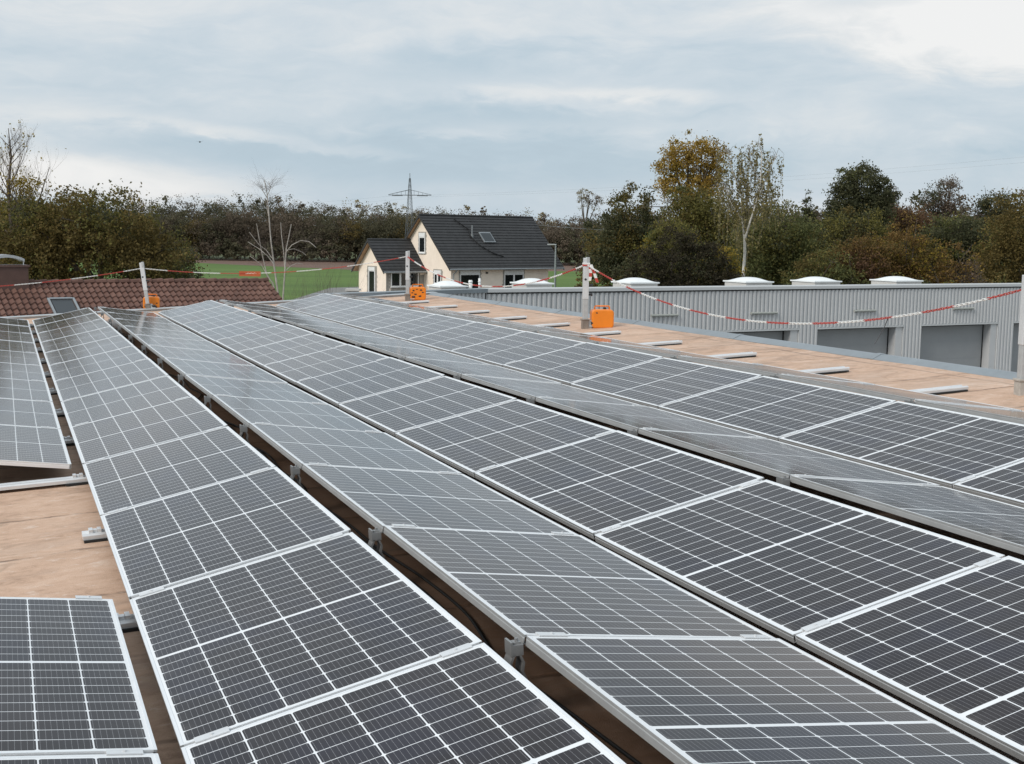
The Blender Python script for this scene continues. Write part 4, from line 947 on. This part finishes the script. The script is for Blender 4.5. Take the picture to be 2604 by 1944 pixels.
    T('low_green_shrub', 'low green shrub between the white birch and the orange shrubs', 'shrub', 14.0, 61, [(0, 0, 3.1, 1.1, 1.0, 1.4), (1.1, 0, 3.4, 1.1, 1.0, 1.5), (2.0, 0, 2.7, .9, .9, 1.2), (.8, 0, 1.6, 1.8, 1.1, 1.4)], [('green', 5), ('olive', 3), ('brownolive', 2)], 6500, .10, 40, .1, GA, .28)
    T('ivy_shrub', 'leafy green shrub below the orange trees at the hall roof', 'shrub', 18.4, 58, [(0, 0, 2.5, 1.4, .9, 1.1), (2.0, 0, 2.4, 1.2, .9, 1.1), (-1.6, 0, 2.5, 1.2, .9, 1.2), (0, 0, 1.2, 2.4, 1, 1.2)], [('dark', 4), ('green', 4), ('ochre', 1)], 5200, .095, 41, .08, GA, .26)
    T('hedge_shrub', 'dark shrub under the big brown tree at right edge', 'shrub', 23.6, 58, [(0, 0, 2.4, 1.4, .9, 1.1), (1.9, 0, 2.6, 1.2, .9, 1.2), (-1.6, 0, 2.4, 1.2, .9, 1.1), (0, 0, 1.2, 2.4, 1, 1.2)], [('brownolive', 4), ('green', 3), ('ochre', 1)], 5200, .095, 42, .08, GA, .26)
    T('conifer', 'small dark pointed conifer left of the dark oak', 'tree', 23.6, 103, [(0, 0, 8.0, .35, .35, 1.0), (0, 0, 7.0, .6, .6, .9), (0, 0, 6.0, .85, .85, 1.0), (0, 0, 4.8, 1.0, 1.0, 1.0)], [('dark', 5)], 2600, .13, 43, .12, GA, .25)
    T('pale_poplar', 'pale bare-topped poplar beyond the house and round tree', 'tree', 9.6, 168, [(-.9, 0, 9.7, .6, .6, 1.5), (.2, 0, 9.9, .7, .6, 1.4), (1.2, 0, 9.4, .7, .6, 1.2)], [('palewood', 4), ('brown', 4)], 700, .13, 44, .2, GA, .3, .3)
right_trees()

# white weeping birch
def weeping_birch():
    r = thing('weeping_birch', 'tall weeping white birch with thin drooping foliage', 'tree', TR(12.15, 67.5, 0)); rnd = random.Random(5)
    def pt(x, y, d=0.): return Vector(((x - 1302) / 3229. * 67.5 - 12.15, d, 5.5 - (y - (588 + .015 * (x - 1302))) / 3229. * 67.5))
    limbs = [[pt(1884, 850), pt(1884, 690), pt(1886, 640), pt(1884, 610)], [pt(1884, 610), pt(1878, 560, .2), pt(1874, 500, .3), pt(1872, 430, .4)], [pt(1884, 610), pt(1896, 560, -.2), pt(1907, 520, -.3), pt(1916, 470, -.3), pt(1918, 400, -.2), pt(1910, 366, 0)],
             [pt(1907, 520, -.3), pt(1928, 455, -.6), pt(1950, 400, -.7)], [pt(1874, 500, .3), pt(1850, 430, .6), pt(1840, 390, .6)], [pt(1916, 470, -.3), pt(1895, 420, .3), pt(1890, 385, .4)], [pt(1878, 560, .2), pt(1852, 520, .5), pt(1832, 470, .6)]]
    rads = [(.085, .075), (.055, .018), (.065, .015), (.035, .014), (.03, .012), (.03, .012), (.03, .012)]
    b = MB(); tw = MB(); leaves = []
    for pts, (r0, r1) in zip(limbs, rads): b.tube(pts, [r0 + (r1 - r0) * i / (len(pts) - 1) for i in range(len(pts))], 7, cap=False)
    for pts in limbs[1:]:
        for i in range(30):
            t = rnd.random() ** .7 * (len(pts) - 1); j = min(int(t), len(pts) - 2); p = pts[j].lerp(pts[j + 1], t - j)
            a = rnd.uniform(0, 6.28); ln = rnd.uniform(.05, .48); q = p + Vector((math.cos(a) * ln, math.sin(a) * ln, rnd.uniform(.02, .42)))
            e = q + Vector((math.cos(a) * .25, math.sin(a) * .25, -.25)); s = [p, p.lerp(q, .6) + Vector((0, 0, .1)), q, e]; dl = rnd.uniform(.5, 2.3)
            for k in range(1, 6): s.append(e + Vector((rnd.gauss(0, .04), rnd.gauss(0, .04), -dl * k / 5)))
            tw.tube(s, [.014, .010, .008] + [.006] * (len(s) - 3), 3, cap=False)
            for k in range(rnd.randint(10, 42)):
                u = rnd.uniform(2, len(s) - 1.01); j2 = int(u); leaves.append(s[j2].lerp(s[j2 + 1], u - j2) + Vector((rnd.gauss(0, .035), rnd.gauss(0, .035), rnd.gauss(0, .06))))
    # fuller drooping foliage low on the right
    for i in range(26):
        p = pt(rnd.uniform(1880, 1975), rnd.uniform(455, 500), rnd.uniform(-.7, .7)); dl = rnd.uniform(.8, 2.4)
        s = [p + Vector((rnd.gauss(0, .04), rnd.gauss(0, .04), -dl * k / 6)) for k in range(7)]; tw.tube(s, .007, 3, cap=False)
        for k in range(26): u = rnd.uniform(0, 5.99); j2 = int(u); leaves.append(s[j2].lerp(s[j2 + 1], u - j2) + Vector((rnd.gauss(0, .06), rnd.gauss(0, .06), rnd.gauss(0, .06))))
    b.build('trunk', M['birch_pale'], r, smooth=True); tw.build('twigs', M['paletwig'], r)
    link('crown', leaf_mesh('crown', [(leaf_arrays(np.array([tuple(p) for p in leaves]), .062, 4, hang=.4), L['birchleaf'])]), r)
weeping_birch()

# big tree and bare tall tree on the left
def left_trees():
    G = 'trees behind the tiled house'
    leafy_tree('spreading_tree', 'large spreading olive brown tree behind the tiled roof', 'tree', -18.8, 58, [(-1.2, 0, 5.4, 2.2, 2, 1.7), (.8, 0, 5.2, 2.0, 2, 1.7), (2.2, 0, 3.9, 1.6, 1.6, 1.6), (-3.0, 0, 4.9, 2.0, 1.8, 1.7), (0, 0, 3.3, 3.2, 2.2, 1.9), (-3.0, 0, 2.8, 2.2, 2, 1.8)], [('brownolive', 6), ('olive', 4), ('dark', 2)], 17000, .125, 51, .25, G, .42)
    leafy_tree('yellowish_tree', 'yellowish olive tree at the left edge beside the chimney', 'tree', -24.2, 62, [(0, 0, 4.6, 1.8, 1.7, 2.0), (1.0, 0, 3.4, 1.6, 1.6, 1.8), (-1.6, 0, 4.2, 1.9, 1.7, 2.2)], [('ochre', 4), ('olive', 5), ('brownolive', 2)], 9000, .125, 52, .2, G)
    leafy_tree('low_dark_tree', 'low dark green tree bordering the green meadow', 'tree', -17.0, 63, [(0, 0, 2.9, 1.3, 1.3, 1.6), (-1.2, 0, 3.2, 1.3, 1.3, 1.6), (.3, 0, 1.8, 1.4, 1.3, 1.3)], [('dark', 5), ('brownolive', 3), ('olive', 3)], 7000, .12, 53, .15, G)
    r = thing('bare_tall_tree', 'tall nearly bare tree at the left edge of the picture', 'tree', TR(-23.6, 60, 0)); rnd = random.Random(14); b = MB(); tips = []
    pts = [Vector((0, 0, 0)), Vector((.1, 0, 4)), Vector((-.1, 0, 7)), Vector((.05, .1, 8.6)), Vector((.0, 0, 9.9))]; b.tube(pts, [.15, .12, .075, .04, .015], 7, cap=False)
    for i in range(34):
        z = 4.2 + 5.2 * (i / 34.); a = rnd.uniform(0, 6.28); ln = 2.1 * (1 - (z - 4.2) / 8.0) * rnd.uniform(.7, 1.15)
        branches(b, (0, 0, z), (math.cos(a), math.sin(a), .9), ln, .045 * (1 - (z - 4) / 9), 3 if z < 9 else 2, rnd, 4, .45, .45, (2, 3), .14, tips)
    b.build('trunk', M['twig'], r); g = np.random.default_rng(3); T_ = np.array([tuple(t) for t in tips]); low = T_[T_[:, 2] < 7.6]
    T2 = np.concatenate([low + g.normal(size=low.shape) * .15, T_[g.integers(0, len(T_), 260)] + g.normal(size=(260, 3)) * .1])
    link('crown', leaf_mesh('crown', [(leaf_arrays(T2, .055, 8), L['ochre'])]), r)
left_trees()

def bare_birches():
    rnd = random.Random(2)
    def make(label, X, Y, stems, seed):
        r = thing('bare_birch', label, 'tree', TR(X, Y, 0), 'bare white birches by the tiled roof'); b = MB(); tw = b; rn = random.Random(seed)
        for path, r0 in stems:
            pts = [Vector(p) for p in path]; n = len(pts); b.slot = 0; b.tube(pts, [r0 * (1 - .75 * i / (n - 1)) + .006 for i in range(n)], 7, cap=False); b.slot = 1
            for i in range(16):
                t = rn.uniform(.3, .9) * (n - 1); j = min(int(t), n - 2); p = pts[j].lerp(pts[j + 1], t - j); a = rn.uniform(0, 6.28)
                branches(tw, p, (math.cos(a), math.sin(a) * .7, rn.uniform(.3, 1.0)), rn.uniform(.2, .6), .0045, 2, rn, 3, .45, .05, (1, 3), .15, None, .25)
        b.build('trunk', [M['birch'], M['twig']], r, smooth=True)
    # (x offset, y, z): read off at about 46 m
    def q(x, y, d=0.): return ((x - 1302) / 3229. * 46, d, 5.5 - (y - 579) / 70.2)
    def path(ox, *pts): return [(q(*p)[0] - ox, q(*p)[1], q(*p)[2]) for p in pts]
    ox = q(704, 744)[0]
    make('taller bare white birch with several leaning stems', ox, 46, [(path(ox, (708, 800), (704, 744), (693, 660), (687, 610), (682, 540), (678, 490), (672, 462)), .032), (path(ox, (712, 800, .1), (690, 720, .1), (675, 700, .1), (662, 640, .1), (655, 600, .1), (650, 570, .1)), .020),
         (path(ox, (696, 672, -.1), (680, 650, -.15), (661, 634, -.2), (632, 616, -.2)), 0.014), (path(ox, (694, 664, .1), (672, 636, .2), (655, 624, .2), (630, 592, .2)), 0.012), (path(ox, (680, 706, .1), (660, 672, .1), (632, 652, .1)), 0.011), (path(ox, (684, 560), (676, 530, .1), (673, 505, .1)), 0.008), (path(ox, (679, 500), (686, 480, .1), (681, 464, .1)), .010), (path(ox, (678, 505), (669, 488, -.1), (667, 472, -.1)), .010)], 4)
    ox = q(717, 755)[0]
    make('shorter bare white birch nearest the cream house', ox, 46, [(path(ox, (716, 800), (717, 755), (722, 690), (726, 631), (733, 600), (739, 570)), .027), (path(ox, (722, 680), (718, 640, .1), (713, 600, .1), (711, 566, .1)), .018),
         (path(ox, (726, 640), (742, 622, -.1), (764, 611, -.15), (786, 613, -.2), (804, 628, -.2)), 0.012), (path(ox, (727, 636), (744, 632, .1), (764, 640, .15), (774, 648, .15)), 0.008), (path(ox, (722, 690), (735, 676, .1), (752, 668, .1), (766, 670, .1)), 0.010)], 6)
    # wispy thicket in front of the meadow
    r = thing('bare_thicket', 'wispy brown bare thicket between the birches and the meadow', 'bush', TR(-7.2, 50, 0)); b = MB()
    for i in range(60):
        x = rnd.uniform(-1.4, 1.5); branches(b, (x, rnd.uniform(-.8, .8), 0), (rnd.gauss(0, .2), rnd.gauss(0, .2), 1), rnd.uniform(1.6, 2.6) * (1.0 if x < .4 else .8), .012, 2, rnd, 3, .35, .25, (1, 3), .14)
    b.build('stems', M['twig'], r)
    r = thing('small_bare_tree', 'small bare tree on the green meadow near the dark tree', 'tree', TR(-33.0, 129, 0)); b = MB()
    branches(b, (0, 0, 0), (0, 0, 1), 1.9, .14, 4, rnd, 5, .6, .12, (3, 4), .16); b.build('trunk', M['twig'], r)
bare_birches()

# far-off wood, one mass
def far_wood():
    g = np.random.default_rng(77); groups = {}
    def top(px):                       # height of the wood's outline, read against the sky
        xs = [-400, 0, 280, 330, 470, 560, 700, 800, 900, 1000, 1100, 1200, 1350, 1500, 1700, 2000, 2300, 2700, 3100]
        ys = [10.0, 10.0, 9.2, 9.6, 10.0, 10.7, 10.5, 10.2, 9.9, 9.9, 9.9, 8.6, 8.4, 8.4, 8.8, 9.4, 9.2, 9.6, 10.]
        return np.interp(px, xs, ys)
    def put(P, m, leaf, seed): groups.setdefault(m, []).append(leaf_arrays(P, leaf, seed))
    k = 0
    for row, (Y, dz) in enumerate(((212, -2.4), (219, -1.0), (227, 0.0))):
        x = -150.
        while x < 150:
            px = 1302 + x / Y * 3229; h = (top(px) + dz * 1.0) * g.uniform(.965, 1.015); w = g.uniform(1.6, 3.0)
            brown = (560 < px < 760 and row == 0) or (px > 1180 and px < 1560 and g.random() < .8) or g.random() < .10
            m = 'woodbrown' if brown else g.choice(['woodgreen', 'woodgreen', 'woodgreen', 'woodgreen', 'woodbrown', 'brownolive'])
            if row == 2 and g.random() < .18: m = 'palewood' if px > 480 else 'olive'
            n = 2700
            P = crown_points([(x, Y, h - h * .30, w, w, h * .30), (x + g.normal() * .8, Y, h * .42, w * 1.05, w, h * .36)], n, 1000 + k, .85, .30)
            put(P, m, .125, 2000 + k)
            if row == 0:
                P = crown_points([(x + 1, Y - 3, 1.7, 2.4, 1.5, g.uniform(1.3, 2.2)), (x, Y + 1, 3.4, 2.2, 1.2, 1.8)], 900, 3000 + k, .5, .2); put(P, g.choice(['woodgreen', 'woodbrown', 'vdark']), .2, 4000 + k)
            if g.random() < .10: # spire tips
                P = crown_points([(x + g.normal(), Y, h, .45, .45, 1.0)], 60, 5000 + k, .3, .2); put(P, m, .22, 6000 + k)
            k += 1; x += w * g.uniform(.55, .85)
    o = link('far_wood', leaf_mesh('far_wood', [(np.concatenate(v), L[m]) for m, v in groups.items()]))
    tag(o, 'dark mixed wood along the horizon beyond the fields', 'wood', kind='stuff')
    b = MB(); rnd = random.Random(4)
    for i in range(150):
        x = rnd.uniform(-140, 140); Y = rnd.uniform(214, 226); b.tube([(x, Y, 0), (x + rnd.gauss(0, .2), Y, rnd.uniform(5, 8.5))], [.13, .04], 4, cap=False)
    tag(b.build('far_wood_trunks', M['bark']), 'thin trunks inside the far dark wood', 'trunks', kind='stuff')
    # thick undergrowth behind the autumn trees so that no ground shows through them
    gs = {}; k = 0
    for Y, h0 in ((108, 8.0), (116, 9.0), (124, 9.6)):
        x = 8.
        while x < 62:
            px = 1302 + x / Y * 3229; h = h0 * g.uniform(.80, 1.0) * (0.86 if px < 1850 else 1.0); w = g.uniform(1.3, 2.3)
            m = g.choice(['woodgreen', 'brownolive', 'woodbrown', 'woodgreen', 'dark', 'olive', 'woodbrown'])
            P = crown_points([(x, Y, h * .72, w, w, h * .28), (x, Y, h * .35, w * 1.15, w, h * .36)], 1500, 8000 + k, .55, .3); gs.setdefault(m, []).append(leaf_arrays(P, .14, 9000 + k)); k += 1; x += w * g.uniform(.7, 1.1)
    tag(link('mixed_thicket', leaf_mesh('mixed_thicket', [(np.concatenate(v), L[m]) for m, v in gs.items()])), 'mixed autumn thicket filling the gaps behind the right-hand trees', 'thicket', kind='stuff')
far_wood()
